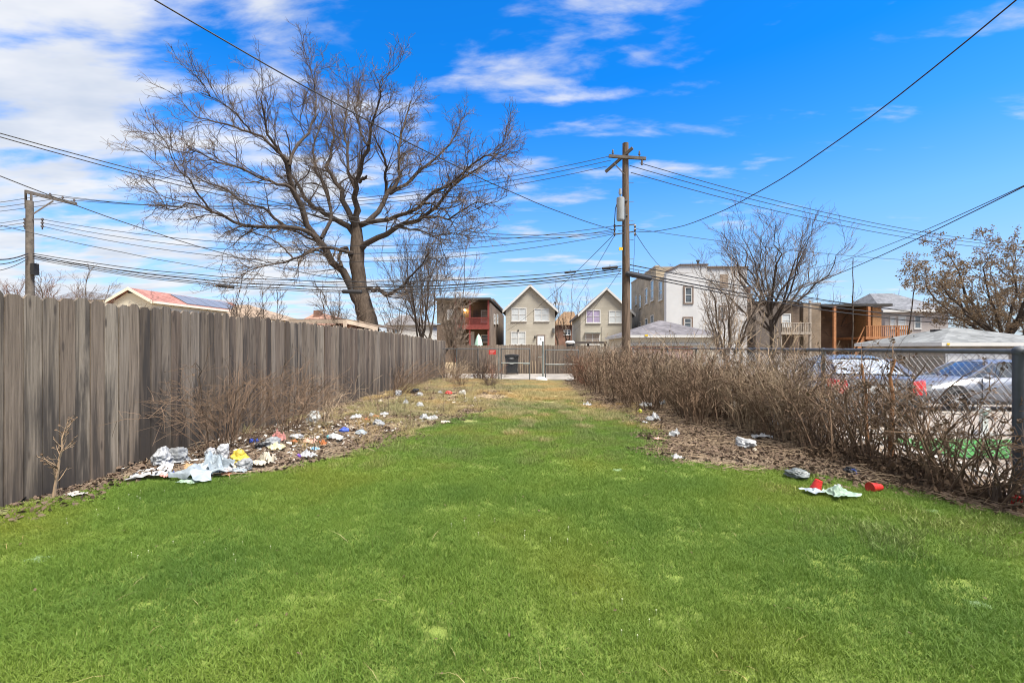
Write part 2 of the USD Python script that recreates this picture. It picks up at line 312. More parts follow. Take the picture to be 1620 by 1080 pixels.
litter = np.array([0.17, 0.135, 0.10]); straw = np.array([0.34, 0.30, 0.16]); soil = np.array([0.115, 0.158, 0.036])
col = litter[None] * (1 - straw_left[:, None]) + np.array([0.29, 0.23, 0.14]) * straw_left[:, None]
col = col * (1 - lm[:, None]) + lm[:, None] * (soil * gr[:, None] + straw * (1 - gr[:, None]))
rt = sstep(4.4, 5.0, gv[:, 0])[:, None]; col = col * (1 - rt) + rt * np.array([0.20, 0.175, 0.15])
ground_mat = usdkit.material(stage, '/World/Looks/earth', {
    'a': ('attribute', {'attribute': 'soil'}), 'g': ('geometry', {}), 'n': ('noise_texture', {'scale': 14.0, 'detail': 8.0, 'roughness': 0.7}), 'n2': ('noise_texture', {'scale': 90.0, 'detail': 3.0}),
    'r': ('rgb_ramp', {'ramp': [(0.3, (0.5, 0.5, 0.5)), (0.7, (1.45, 1.4, 1.35))]}), 'mx': ('mix_color', {'blend_type': 'multiply', 'fac': 1.0, 'use_clamp': False}),
    'b': ('bump', {'strength': 0.7, 'distance': 0.02}), 'p': ('principled_bsdf', {'roughness': 0.95, 'specular_ior_level': 0.1})},
    [('a.color', 'mx.a'), ('g.position', 'n.vector'), ('g.position', 'n2.vector'), ('n.fac', 'r.fac'), ('r.color', 'mx.b'), ('mx.result', 'p.base_color'), ('n2.fac', 'b.height'), ('b.normal', 'p.normal')], surface='p.BSDF')
gm = usdkit.mesh(stage, '/World/ground', (gv, gf), ground_mat, smooth=True)
UsdGeom.PrimvarsAPI(gm).CreatePrimvar('soil', Sdf.ValueTypeNames.Color3fArray, 'vertex').Set(Vt.Vec3fArray.FromNumpy(col.astype(np.float32)))
meta(gm.GetPrim(), 'bare earth under the lawn, litter and brush', kind='structure')
concrete = M('concrete', (0.25, 0.23, 0.205), 0.9, 0.25, 3.0, 0.15, 0.4, 7)
pale_concrete = M('pale_concrete', (0.30, 0.275, 0.245), 0.9, 0.18, 4.0, 0.15, 0.3, 7)
def sheet(name, xs, ys, lift, mat, label):
    solo(name, grid_mesh(xs, ys, lambda x, y: height(x, y) + lift), mat, label, kind='structure', smooth=True)
sheet('alley', np.arange(-60, 14, 1.5), np.arange(20.9, 25.3, 0.4), 0.03, concrete, 'pale worn concrete alley behind the lot gates')
sheet('walkway', np.arange(5.05, 5.75, 0.1), np.arange(2.5, 13.6, 0.25), 0.03, pale_concrete, 'pale concrete walkway beyond the chain-link fence')
sheet('parking_pad', np.arange(6.2, 24, 0.4), np.arange(8.9, 24, 0.4), 0.035, M('gravel_pad', (0.21, 0.185, 0.16), 0.95, 0.3, 30.0, 0.1, 0.6, 6), 'tan gravel and concrete parking pad with two cars')
green_turf = M('artificial_turf', (0.045, 0.15, 0.042), 0.9, 0.25, 25.0, 0.1, 0.6)
sheet('turf_patch', np.arange(6.1, 16, 0.3), np.arange(7.0, 8.45, 0.2), 0.03, green_turf, 'bright green artificial turf patch beyond the fence')
sheet('turf_patch', np.arange(6.3, 16, 0.3), np.arange(5.3, 6.4, 0.2), 0.03, green_turf, 'narrow second strip of bright green turf nearer the fence post')

# ---------------------------------------------------------------- wooden fence on the left
rng = np.random.default_rng(11)
FX = -4.45
gray_tones = [(0.0, (0.051, 0.038, 0.029)), (0.2, (0.177, 0.144, 0.112)), (0.4, (0.081, 0.059, 0.046)), (0.55, (0.213, 0.182, 0.145)), (0.75, (0.106, 0.079, 0.060)), (0.9, (0.164, 0.138, 0.113)), (1.0, (0.061, 0.045, 0.034))]
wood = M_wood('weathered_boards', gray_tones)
def dog_ear(w, h, c):
    return [(0, 0), (w, 0), (w, h - c), (w - c * 0.9, h), (c * 0.9, h), (0, h - c)]
fence = Thing('wooden_fence', 'tall weathered grey board fence with dog-eared tops along the left of the lawn', 'fence', (FX, 3, 0))
y = 2.35; k = 0
while y < 21.6:
    w = (0.139 if rng.random() > .12 else 0.118) + rng.uniform(-0.005, 0.006)
    h = 1.83 + rng.uniform(-0.022, 0.022) + (0.05 if y > 16.5 else 0) - 0.05 * float(sstep(12, 21, y)) 
    z0 = float(height(FX, y)) - 0.02
    tilt = rng.normal(0, 0.0035); off = rng.uniform(-0.002, 0.002); yaw = rng.normal(0, 0.010)
    outline = dog_ear(w, h, 0.034)
    ring = []
    for sx in (0.0, 0.022):
        ring.append([(FX + off - sx + (b - w / 2) * math.tan(yaw), y + b + tilt * c, z0 + c) for b, c in outline])
    m = MB(); n = len(outline); m.v.append(np.array(ring[0] + ring[1])); m.n = 2 * n
    f = [[0, i, i + 1] for i in range(1, n - 1)] + [[n, n + i + 1, n + i] for i in range(1, n - 1)]
    for i in range(n): j = (i + 1) % n; f += [[i, n + i, n + j], [i, n + j, j]]
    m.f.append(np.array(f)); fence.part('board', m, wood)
    y += w + rng.uniform(0.006, 0.013); k += 1
for z in (0.3, 0.95, 1.55):
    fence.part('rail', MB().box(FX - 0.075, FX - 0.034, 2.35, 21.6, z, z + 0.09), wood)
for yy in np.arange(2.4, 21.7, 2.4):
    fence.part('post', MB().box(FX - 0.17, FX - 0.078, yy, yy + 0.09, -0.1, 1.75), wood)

# ---------------------------------------------------------------- chain-link fence on the right
galv = M('galvanised_steel', (0.11, 0.114, 0.114), 0.45, 0.2, 8.0, 0.5, 0.2, metallic=0.55)
post_mat = M('dark_galvanised_post', (0.06, 0.066, 0.078), 0.6, 0.2, 8.0, 0.3, metallic=0.2)
wire_mat = M('chain_link_wire', (0.16, 0.16, 0.165), 0.5, 0.2, 8.0, 0.5, metallic=0.5)
def chain_panel(a, b, z0, z1, r, diag=0.072):
    """two families of bent diagonal wires between points a and b (plan), heights z0..z1"""
    a, b = np.array(a, float), np.array(b, float); L = np.linalg.norm(b - a); t = (b - a) / L; H = z1 - z0; ps = []
    nrm = np.array([-t[1], t[0]])
    for s in (1, -1):
        for c in np.arange(-H, L + H, diag):
            lo, hi = (c, c + H) if s > 0 else (c + H, c)
            q = np.linspace(0, 1, 3); x = lo + (hi - lo) * q
            ok = (x >= 0) & (x <= L)
            if ok.all(): xa, xb, za, zb = lo, hi, z0, z1
            else:
                xa, xb = np.clip(lo, 0, L), np.clip(hi, 0, L)
                if abs(xa - xb) < 0.02: continue
                za, zb = z0 + abs(xa - lo), z0 + abs(xb - lo)
            pts = [np.array([*(a + t * (xa + (xb - xa) * w) + nrm * 0.004 * s), za + (zb - za) * w]) for w in (0, 0.5, 1)]
            ps.append((np.array(pts), r))
    return tubes(ps, 3)
CF = Thing('chain_link_fence', 'galvanised chain-link fence with round top rail beside the parked cars', 'fence', (4.07, 3.8, 0))
RX = lambda y: 4.07 + 0.006 * (y - 3.8)
pys = [4.06 + 2.65 * i for i in range(7)]
for i, yy in enumerate(pys):
    r = 0.045 if i == 0 else 0.03
    CF.part('post', MB().tube([(RX(yy), yy, -0.1), (RX(yy), yy, 1.30)], r, 14), post_mat if i == 0 else galv, 'thick dark grey end post' if i == 0 else None, smooth=30)
    CF.part('post_cap', trimesh.creation.icosphere(2, r * 1.15, ).apply_translation((RX(yy), yy, 1.30)), post_mat if i == 0 else galv, smooth=True)
CF.part('rail', MB().tube([(RX(2.0), 2.0, 1.30), (RX(20.2), 20.2, 1.32)], 0.024, 10), galv, smooth=True)
CF.part('tension_wire', MB().tube([(RX(2.0), 2.0, 0.06), (RX(20.2), 20.2, 0.0)], 0.003, 4), wire_mat)
CF.part('mesh', chain_panel((RX(2.0), 2.0), (RX(20.2), 20.2), 0.05, 1.29, 0.0021), wire_mat, kind='stuff')

# ---------------------------------------------------------------- gate and fence along the alley
GY = 20.4
def gx(px, Y=GY): return PY(px, 560, Y)[0]
gz = float(height(0, GY))
pale_steel = M('pale_weathered_steel', (0.21, 0.225, 0.21), 0.5, 0.2, 6.0, 0.4, metallic=0.3)
AF = Thing('low_chain_fence', 'low chain-link fence with thin rail between the board fence and the gate', 'fence', (gx(745), GY, gz))
AF.part('rail', MB().tube([(gx(700), GY + 0.05, 1.29), (gx(790), GY, 1.29)], 0.022, 8), galv, smooth=True)
for px in (722, 756, 789):
    AF.part('post', MB().tube([(gx(px), GY + 0.03, gz - 0.1), (gx(px), GY + 0.03, 1.31)], 0.03, 8), pale_steel if px == 789 else galv, smooth=True)
AF.part('mesh', chain_panel((gx(700), GY + 0.05), (gx(789), GY + 0.02), gz + 0.05, 1.28, 0.002), wire_mat, kind='stuff')
def gate_leaf(x0, x1, label, zt, zb, zm):
    g = Thing('chain_gate', label, 'gate', ((x0 + x1) / 2, GY, gz), 'two leaves of the alley gate')
    fr = MB().tube([(x0, GY, zt), (x1, GY, zt)], 0.024, 8).tube([(x0, GY, zb), (x1, GY, zb)], 0.024, 8).tube([(x0, GY, zb), (x0, GY, zt)], 0.026, 8).tube([(x1, GY, zb), (x1, GY, zt)], 0.026, 8)
    g.part('frame', fr, galv, smooth=True)
    g.part('middle_rail', MB().tube([(x0, GY - 0.03, zm), (x1, GY - 0.03, zm)], 0.026, 8), pale_steel, smooth=True)
    g.part('mesh', chain_panel((x0, GY), (x1, GY), zb, zt, 0.0018), wire_mat, kind='stuff')
    return g
gl = gate_leaf(gx(793), gx(838), 'left leaf of the pipe-framed alley gate, in front of the black bin', 1.29, gz - 0.02, 0.65)
gl.part('latch', MB().box(gx(828), gx(838), GY - 0.05, GY - 0.02, 0.58, 0.62), pale_steel)
gate_leaf(gx(863), gx(915), 'right leaf of the pipe-framed alley gate, half lost in brush', 1.24, gz + 0.02, 0.58)
gp = Thing('gate_post', 'thick pale pipe post between the gate leaves, set in a white concrete lump', 'post', (gx(859), GY, gz))
gp.part('pipe', MB().tube([(gx(859), GY, gz - 0.1), (gx(859), GY, 1.62)], 0.045, 10), pale_steel, smooth=True)
lump = trimesh.creation.icosphere(3, 1.0); lump.vertices *= np.array([0.26, 0.22, 0.14]); lump.vertices *= (0.8 + 0.4 * meshkit.fbm(lump.vertices * 9, 3, 4))[:, None]; lump.apply_translation((gx(857), GY - 0.05, gz + 0.03))
gp.part('footing', lump, M('white_concrete_lump', (0.62, 0.60, 0.57), 0.9, 0.15, 9.0), smooth=40)
gp.part('hinge', MB().box(gx(859) - 0.22, gx(859), GY - 0.03, GY + 0.01, 0.9, 0.93), pale_steel)
# board fence on the far side of the alley
BY = 26.0; bz = float(height(0, BY))
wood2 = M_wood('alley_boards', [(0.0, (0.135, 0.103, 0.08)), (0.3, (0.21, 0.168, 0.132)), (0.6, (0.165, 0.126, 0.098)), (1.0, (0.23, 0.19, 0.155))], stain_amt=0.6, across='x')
def stuff_boards(x0, x1, zt, rng, Y=BY, w=0.14):
    m = MB(); x = x0
    while x < x1:
        hh = zt + rng.uniform(-0.03, 0.03); b = float(height(x, Y)) - 0.05
        o = rng.uniform(-0.012, 0.012)
        m.prism([(x, Y + o, b), (x + w - 0.006, Y + o, b), (x + w - 0.006, Y + o, hh - 0.03), (x + w * 0.75, Y + o, hh), (x + w * 0.25, Y + o, hh), (x, Y + o, hh - 0.03)], (0, 0.02, 0)); x += w + rng.uniform(0, 0.01)
    return m
bf = Thing('alley_board_fence', 'brown picket board fence across the alley, behind the pipe gates', 'fence', (gx(850, BY), BY, bz))
segs = [(724, 752, 1.50), (752, 781, 1.47), (781, 815, 1.50), (815, 853, 1.52), (853, 890, 1.48), (890, 925, 1.46), (925, 960, 1.44), (960, 974, 1.42)]
for i, (a, b, zt) in enumerate(segs):
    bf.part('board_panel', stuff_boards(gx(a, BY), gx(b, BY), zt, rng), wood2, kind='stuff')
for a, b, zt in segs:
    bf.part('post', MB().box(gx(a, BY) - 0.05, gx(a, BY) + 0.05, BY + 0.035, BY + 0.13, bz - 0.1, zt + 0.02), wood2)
# black wheeled bin in the alley
bx = gx(810, 24.6); bb = (bx, 24.6, float(height(0, 24.6)) + 0.03)
black_plastic = M('black_plastic', (0.022, 0.022, 0.024), 0.45, 0.2, 5.0)
wb = Thing('wheeled_bin', 'black wheeled rubbish bin standing against the alley fence behind the gate', 'bin', bb)
z0 = bb[2]
body = MB().prism([(bx - 0.28, 24.3, z0 + 0.08), (bx + 0.28, 24.3, z0 + 0.08), (bx + 0.36, 24.22, z0 + 1.0), (bx - 0.36, 24.22, z0 + 1.0)], (0, 0.6, 0))
wb.part('body', body, black_plastic)
wb.part('lid', MB().prism([(bx - 0.39, 24.18, z0 + 1.0), (bx + 0.39, 24.18, z0 + 1.0), (bx + 0.37, 24.18, z0 + 1.06), (bx, 24.18, z0 + 1.10), (bx - 0.37, 24.18, z0 + 1.06)], (0, 0.72, 0)), black_plastic)
for s in (-1, 1):
    wb.part('wheel', trimesh.creation.cylinder(0.12, 0.06, sections=16, transform=trimesh.transformations.rotation_matrix(math.pi / 2, [0, 1, 0])).apply_translation((bx + s * 0.30, 24.86, z0 + 0.12)), black_plastic)
wb.part('grip', MB().box(bx - 0.1, bx + 0.1, 24.19, 24.235, z0 + 0.86, z0 + 0.90), M('grey_plastic', (0.3, 0.3, 0.3), 0.5))
wb.part('emblem', MB().box(bx - 0.1, bx + 0.1, 24.225, 24.262, z0 + 0.56, z0 + 0.59), MATS['grey_plastic'])
# small red sign on the chain fence
sx_ = gx(779, GY - 0.06)
sg = Thing('red_sign', 'small red rectangular sign hung on the low chain fence near the gate', 'sign', (sx_, GY - 0.06, 1.0))
sg.part('board', MB().box(sx_ - 0.16, sx_ + 0.16, GY - 0.075, GY - 0.06, 1.03, 1.24), M('red_sign_paint', (0.42, 0.035, 0.03), 0.5, 0.12, 20.0))
for i, z in enumerate((1.19, 1.135, 1.08)):
    sg.part('letter_line', MB().box(sx_ - 0.11, sx_ + 0.11 - 0.04 * i, GY - 0.079, GY - 0.075, z - 0.012, z + 0.010), M('faded_sign_ink', (0.55, 0.25, 0.22), 0.6))

# ---------------------------------------------------------------- buildings
glassd = M('window_glass', (0.09, 0.11, 0.13), 0.08, 0.4, 1.5, 0.8)
blind = M('window_with_blind', (0.42, 0.45, 0.47), 0.25, 0.12, 1.2, 0.6)
lilac = M('window_with_lilac_curtain', (0.28, 0.24, 0.36), 0.3, 0.2, 2.0, 0.5)
tan_blind = M('window_with_tan_curtain', (0.32, 0.27, 0.23), 0.3, 0.2, 2.0, 0.5)
white_trim = M('white_trim', (0.48, 0.48, 0.475), 0.5, 0.06, 2.0)
brown_trim = M('brown_trim', (0.16, 0.12, 0.10), 0.6, 0.15, 3.0)
def window(t, x0, x1, z0, z1, Y, frame, pane, fw=0.09, mull=1, sash=True, sill=True, label=None):
    """a window in a wall that faces -y at Y"""
    m = MB().box(x0, x0 + fw, Y - 0.06, Y + 0.05, z0, z1).box(x1 - fw, x1, Y - 0.06, Y + 0.05, z0, z1).box(x0 + fw, x1 - fw, Y - 0.06, Y + 0.05, z1 - fw, z1).box(x0 + fw, x1 - fw, Y - 0.06, Y + 0.05, z0, z0 + fw)
    for i in range(mull):
        x = x0 + (x1 - x0) * (i + 1) / (mull + 1); m.box(x - fw / 2, x + fw / 2, Y - 0.05, Y + 0.05, z0 + fw, z1 - fw)
    if sash:
        xx = np.linspace(x0 + fw, x1 - fw, mull + 2); zm = (z0 + z1) / 2
        for i in range(mull + 1): m.box(xx[i] + 0.001 + (fw / 2 if i else 0), xx[i + 1] - 0.001 - (fw / 2 if i < mull else 0), Y - 0.04, Y + 0.05, zm - 0.03, zm + 0.03)
    p = t.part('window', m, frame, label)
    xx = np.linspace(x0 + fw, x1 - fw, mull + 2)
    for i in range(mull + 1):
        t.part('pane', MB().box(xx[i] + (fw / 2 if i else 0), xx[i + 1] - (fw / 2 if i < mull else 0), Y - 0.012, Y + 0.03, z0 + fw, z1 - fw), pane, under=p)
    if sill: t.part('sill', MB().box(x0 - 0.05, x1 + 0.05, Y - 0.11, Y + 0.04, z0 - 0.07, z0 - 0.003), frame, under=p)
    return p
def window_side(t, X, y0, y1, z0, z1, frame, pane, s=-1, fw=0.09):
    """a window in a wall that faces s along x at X"""
    a, b = sorted((X + s * 0.06, X - s * 0.05)); m = MB().box(a, b, y0, y0 + fw, z0, z1).box(a, b, y1 - fw, y1, z0, z1).box(a, b, y0 + fw, y1 - fw, z1 - fw, z1).box(a, b, y0 + fw, y1 - fw, z0, z0 + fw)
    m.box(a + 0.01, b, y0 + fw, y1 - fw, (z0 + z1) / 2 - 0.03, (z0 + z1) / 2 + 0.03)
    p = t.part('window', m, frame); a, b = sorted((X + s * 0.012, X - s * 0.03))
    t.part('pane', MB().box(a, b, y0 + fw, y1 - fw, z0 + fw, z1 - fw), pane, under=p)
    t.part('sill', MB().box(*sorted((X + s * 0.12, X - s * 0.03)), y0 - 0.05, y1 + 0.05, z0 - 0.08, z0 - 0.003), frame, under=p)
def fx(px, Y): return PY(px, 550, Y)[0]
def fz(px, py, Y): return PY(px, py, Y)[2]
def gable_roof(x0, x1, y0, y1, ze, zp, over=0.35, th=0.16):
    xm = (x0 + x1) / 2; sl = (zp - ze) / (xm - x0); m = []
    for s in (-1, 1):
        xe = xm + s * (xm - x0 + over); zo = zp - sl * abs(xe - xm)
        pts = [(xm, y0 - over, zp), (xe, y0 - over, zo), (xe, y0 - over, zo + th), (xm, y0 - over, zp + th)]
        m.append(MB().prism(pts if s > 0 else pts[::-1], (0, y1 - y0 + 2 * over, 0)))
    return m
def gable_house(name, label, px0, px1, peak_y, eave_y, Y, depth, wall, roofm, trim, group=None):
    x0, x1 = fx(px0, Y), fx(px1, Y); pc = (px0 + px1) / 2
    ze, zp = fz(pc, eave_y, Y), fz(pc, peak_y, Y); g = float(height(x0, Y)) - 0.3
    t = Thing(name, label, 'house', ((x0 + x1) / 2, Y, g), group)
    xm = (x0 + x1) / 2
    t.part('wall', MB().prism([(x0, Y, g), (x1, Y, g), (x1, Y, ze), (xm, Y, zp), (x0, Y, ze)], (0, depth, 0)), wall)
    r = gable_roof(x0, x1, Y, Y + depth, ze + 0.004, zp + 0.004)
    ps = [t.part('roof', m, roofm) for m in r]
    sl = (zp - ze) / (xm - x0)
    for s in (-1, 1):
        xe = xm + s * (xm - x0 + 0.36); zo = zp - sl * abs(xe - xm)
        t.part('bargeboard', MB().prism([(xm, Y - 0.40, zp - 0.14), (xe, Y - 0.40, zo - 0.14), (xe, Y - 0.40, zo + 0.19), (xm, Y - 0.40, zp + 0.19)], (0, 0.046, 0)), trim)
        t.part('eave_trim', MB().box(*sorted((xe, xe + s * 0.05)), Y - 0.3, Y + depth + 0.3, zo - 0.12, zo + 0.17), brown_trim if s < 0 else trim)
    return t, x0, x1, Y, g
beige = M_siding('beige_lap_siding', (0.375, 0.35, 0.298))
grey_shingle = M_shingle('grey_shingles', (0.12, 0.115, 0.118))
H1Y = 57.0
t, x0, x1, Y, g = gable_house('gable_house', 'beige gabled house with a white door, beside the brick porch building', 800, 878, 452, 489, H1Y, 13, beige, grey_shingle, white_trim, 'two beige gabled houses')
for a, b, c, d in ((809, 833, 487, 508), (845, 869, 488, 508), (808, 832, 524, 545)):
    window(t, fx(a, Y), fx(b, Y), fz(a, d, Y), fz(a, c, Y), Y, white_trim, blind, 0.10)
dr = t.part('door', MB().box(fx(850.5, Y), fx(861, Y), Y - 0.05, Y + 0.03, fz(850, 560, Y), fz(850, 531, Y)), M('white_door', (0.7, 0.72, 0.75), 0.4))
t.part('frame', MB().box(fx(849, Y), fx(850.4, Y), Y - 0.08, Y + 0.03, fz(850, 560, Y), fz(850, 529.5, Y)).box(fx(861.1, Y), fx(862.4, Y), Y - 0.08, Y + 0.03, fz(850, 560, Y), fz(850, 529.5, Y)).box(fx(850.5, Y), fx(861, Y), Y - 0.08, Y + 0.03, fz(850, 530.9, Y), fz(850, 529.5, Y)), brown_trim, under=dr)
t.part('pane', MB().prism([(fx(855.7, Y), Y - 0.07, fz(850, 539, Y)), (fx(856.6, Y), Y - 0.07, fz(850, 536, Y)), (fx(855.7, Y), Y - 0.07, fz(850, 533, Y)), (fx(854.8, Y), Y - 0.07, fz(850, 536, Y))], (0, 0.018, 0)), glassd, under=dr)
t.part('wall_lamp', MB().box(fx(845.5, Y), fx(847.5, Y), Y - 0.2, Y + 0.02, fz(850, 535, Y), fz(850, 531, Y)), black_plastic)
t.part('flood_lamp', MB().box(fx(819, Y), fx(821, Y), Y - 0.16, Y + 0.02, fz(850, 523.4, Y), fz(850, 521.4, Y)), black_plastic)
t.part('utility_meter', MB().box(fx(874, Y), fx(877.5, Y), Y - 0.25, Y + 0.02, fz(850, 527, Y), fz(850, 519, Y)), galv)
t.part('utility_bracket', MB().box(fx(877, Y), fx(879.5, Y), Y - 0.32, Y - 0.1, fz(850, 480.5, Y), fz(850, 478, Y)), black_plastic)
t.part('step', MB().box(fx(847, Y), fx(864, Y), Y - 1.6, Y - 0.1, g, fz(850, 546, Y)), concrete)
t, x0, x1, Y, g = gable_house('gable_house', 'beige gabled house with lilac curtains, partly behind the utility pole', 918.5, 1000, 457, 495, H1Y, 14, beige, grey_shingle, white_trim, 'two beige gabled houses')
for a, b, c, d, pm in ((927, 950, 490, 511, lilac), (963, 985, 491, 511, blind), (926, 949, 527, 545, tan_blind)):
    window(t, fx(a, Y), fx(b, Y), fz(a, d, Y), fz(a, c, Y), Y, white_trim, pm, 0.10)
t.part('awning', MB().box(fx(925, Y), fx(950, Y), Y - 0.35, Y - 0.002, fz(930, 527, Y), fz(930, 525.8, Y)), MATS['pale_weathered_steel'])
t.part('conduit', MB().tube([(fx(952, Y), Y - 0.04, fz(930, 545, Y)), (fx(952, Y), Y - 0.04, fz(930, 516, Y))], 0.03, 6), beige)
# brown brick house far between them
red_brick = M_brick('red_brown_brick', (0.20, 0.095, 0.065), (0.15, 0.075, 0.055), (0.2, 0.17, 0.14))
Y = 82.0; x0, x1 = fx(876, Y), fx(912, Y); g = -1.0
t = Thing('brick_house', 'small brown brick house with tan roof, far between the two gabled houses', 'house', ((x0 + x1) / 2, Y, g))
t.part('wall', MB().box(x0, x1, Y, Y + 10, g, fz(890, 514, Y)), red_brick)
ze = fz(890, 514, Y); zp = fz(890, 491, Y)
t.part('roof', MB().add(np.array([(x0 - .4, Y - .5, ze), (x1 + .4, Y - .5, ze), (x1 + .4, Y + 10.5, ze), (x0 - .4, Y + 10.5, ze), (x0 + 2.0, Y + 3, zp), (x1 - 0.2, Y + 3, zp)]), np.array([[0, 1, 5], [0, 5, 4], [1, 2, 5], [2, 3, 4], [2, 4, 5], [3, 0, 4], [0, 3, 2], [0, 2, 1]])), M_shingle('tan_shingles', (0.15, 0.098, 0.06)))
window(t, fx(892, Y), fx(903, Y), fz(890, 530, Y), fz(890, 521, Y), Y, white_trim, glassd, 0.12)
# two-flat with red porch
Y = 50.0; x0, x1 = fx(690, Y), fx(775, Y); g = float(height(-5, Y)) - 0.3; zr = fz(740, 473, Y)
dark_brick = M_brick('dark_brown_brick', (0.125, 0.085, 0.063), (0.09, 0.064, 0.05), (0.17, 0.15, 0.13))
dark_brick_side = M_brick('dark_brown_side_brick', (0.15, 0.11, 0.085), (0.11, 0.08, 0.065), (0.15, 0.14, 0.12), plane='yz')
red_wood = M('dark_red_porch_paint', (0.16, 0.035, 0.030), 0.6, 0.25, 4.0)
t = Thing('brick_two_flat', 'brown brick two-storey building with dark red rear porch and a lit porch lamp', 'building', ((x0 + x1) / 2, Y, g))
t.part('wall', MB().box(x0, x1 - 0.25, Y + 2.2, Y + 21, g, zr - 0.1), dark_brick)
t.part('side_wall', MB().box(x1 - 0.25, x1 - 0.003, Y + 0.5, Y + 21, g, zr - 0.35), dark_brick_side)
t.part('roof', MB().box(x0 - 0.2, x1 + 0.1, Y - 0.3, Y + 21.1, zr - 0.095, zr + 0.12), M('black_tar_roof', (0.04, 0.038, 0.036), 0.9))
t.part('parapet', MB().box(x1 - 0.3, x1 + 0.15, Y + 3.0, Y + 21.2, zr + 0.122, zr + 0.35), dark_brick_side)
d1, d0 = fz(740, 513, Y), fz(740, 521, Y)
xa, xb = fx(719, Y), fx(774, Y)
dk = t.part('porch_deck', MB().box(xa, xb, Y, Y + 2.195, d0 + 0.15, d1 - 0.1), red_wood)
t.part('fascia', MB().box(xa, xb, Y - 0.05, Y - 0.002, d0, d1 - 0.05), red_wood, under=dk)
for px in (720.5, 743, 772.5):
    t.part('porch_post', MB().box(fx(px, Y) - 0.09, fx(px, Y) + 0.09, Y + 0.02, Y + 0.2, g, zr - 0.1), red_wood)
t.part('railing_cap', MB().box(xa, xb, Y - 0.02, Y + 0.08, fz(740, 502.5, Y) - 0.05, fz(740, 502.5, Y) + 0.04), red_wood)
for px in np.arange(721.5, 774, 1.6):
    t.part('baluster', MB().box(fx(px, Y) - 0.025, fx(px, Y) + 0.025, Y + 0.005, Y + 0.055, d1 - 0.1, fz(740, 502.5, Y) - 0.05), red_wood)
t.part('upper_wall_panel', MB().box(fx(690, Y), fx(722, Y), Y + 0.4, Y + 0.6, fz(740, 511, Y), zr - 0.1), M_siding('pale_tan_siding', (0.16, 0.135, 0.11)))
t.part('lower_wall_panel', MB().box(fx(690, Y), fx(722, Y), Y + 0.4, Y + 0.6, g, fz(740, 512, Y)), dark_brick)
Yi = Y + 2.2
window(t, fx(757, Y), fx(773, Y), fz(740, 508, Y), fz(740, 488, Y), Yi, white_trim, tan_blind, 0.12, 0)
window(t, fx(757, Y), fx(771, Y), fz(740, 541, Y), fz(740, 528, Y), Yi, white_trim, glassd, 0.12, 0)
window(t, fx(706, Y), fx(718, Y), fz(740, 505, Y), fz(740, 489, Y), Y + 0.4, white_trim, blind, 0.12, 0)
window_side(t, x1 - 0.003, Y + 4.5, Y + 6.2, fz(740, 512, Y + 5), fz(740, 497, Y + 5), white_trim, glassd, 1)
window_side(t, x1 - 0.003, Y + 8.5, Y + 10.2, fz(740, 512, Y + 9), fz(740, 497, Y + 9), white_trim, glassd, 1)
t.part('upper_door', MB().box(fx(744, Y), fx(751, Y), Yi - 0.06, Yi + 0.03, d1, fz(740, 488, Y)), M('dark_brown_door', (0.07, 0.05, 0.045), 0.6))
t.part('lower_door', MB().box(fx(737, Y), fx(746, Y), Yi - 0.06, Yi + 0.03, g, fz(740, 523, Y)), M('pale_grey_door', (0.5, 0.5, 0.52), 0.5))
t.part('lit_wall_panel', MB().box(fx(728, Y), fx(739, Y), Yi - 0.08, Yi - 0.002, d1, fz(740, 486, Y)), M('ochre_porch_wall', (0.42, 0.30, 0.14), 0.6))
lampm = usdkit.material(stage, '/World/Looks/porch_lamp_glow', {'e': ('emission', {'color': (1.0, 0.55, 0.16), 'strength': 10.0})}, [], surface='e.emission')
lp = PY(735.5, 490.5, Yi - 0.35)
lamp = t.part('porch_lamp', MB().box(lp[0] - 0.09, lp[0] + 0.09, Yi - 0.42, Yi - 0.082, lp[2] + 0.165, lp[2] + 0.2), brown_trim)
t.part('bulb', trimesh.creation.icosphere(2, 0.15).apply_translation(lp), lampm, under=lamp, smooth=True)
# folded mint parasol
Y = 40.0; ux = fx(757, Y)
mint = M('mint_cloth', (0.38, 0.58, 0.52), 0.8, 0.12, 6.0)
t = Thing('parasol', 'folded mint green garden parasol behind the alley fence', 'parasol', (ux, Y, -0.4))
t.part('pole', MB().tube([(ux, Y, -0.4), (ux, Y, fz(757, 528, Y))], 0.03, 8), white_trim)
a = np.linspace(0, 2 * math.pi, 17)[:-1]; zz = [fz(757, q, Y) for q in (548, 543, 536, 532, 529)]; rr = [0.30, 0.28, 0.2, 0.13, 0.03]
V = np.array([(ux + r * (1 + 0.22 * math.cos(8 * q)) * math.cos(q), Y + r * (1 + 0.22 * math.cos(8 * q)) * math.sin(q), z) for z, r in zip(zz, rr) for q in a])
F = np.array([[i * 16 + j, i * 16 + (j + 1) % 16, (i + 1) * 16 + (j + 1) % 16, (i + 1) * 16 + j] for i in range(4) for j in range(16)])
t.part('canopy', (V, F), mint, smooth=True)
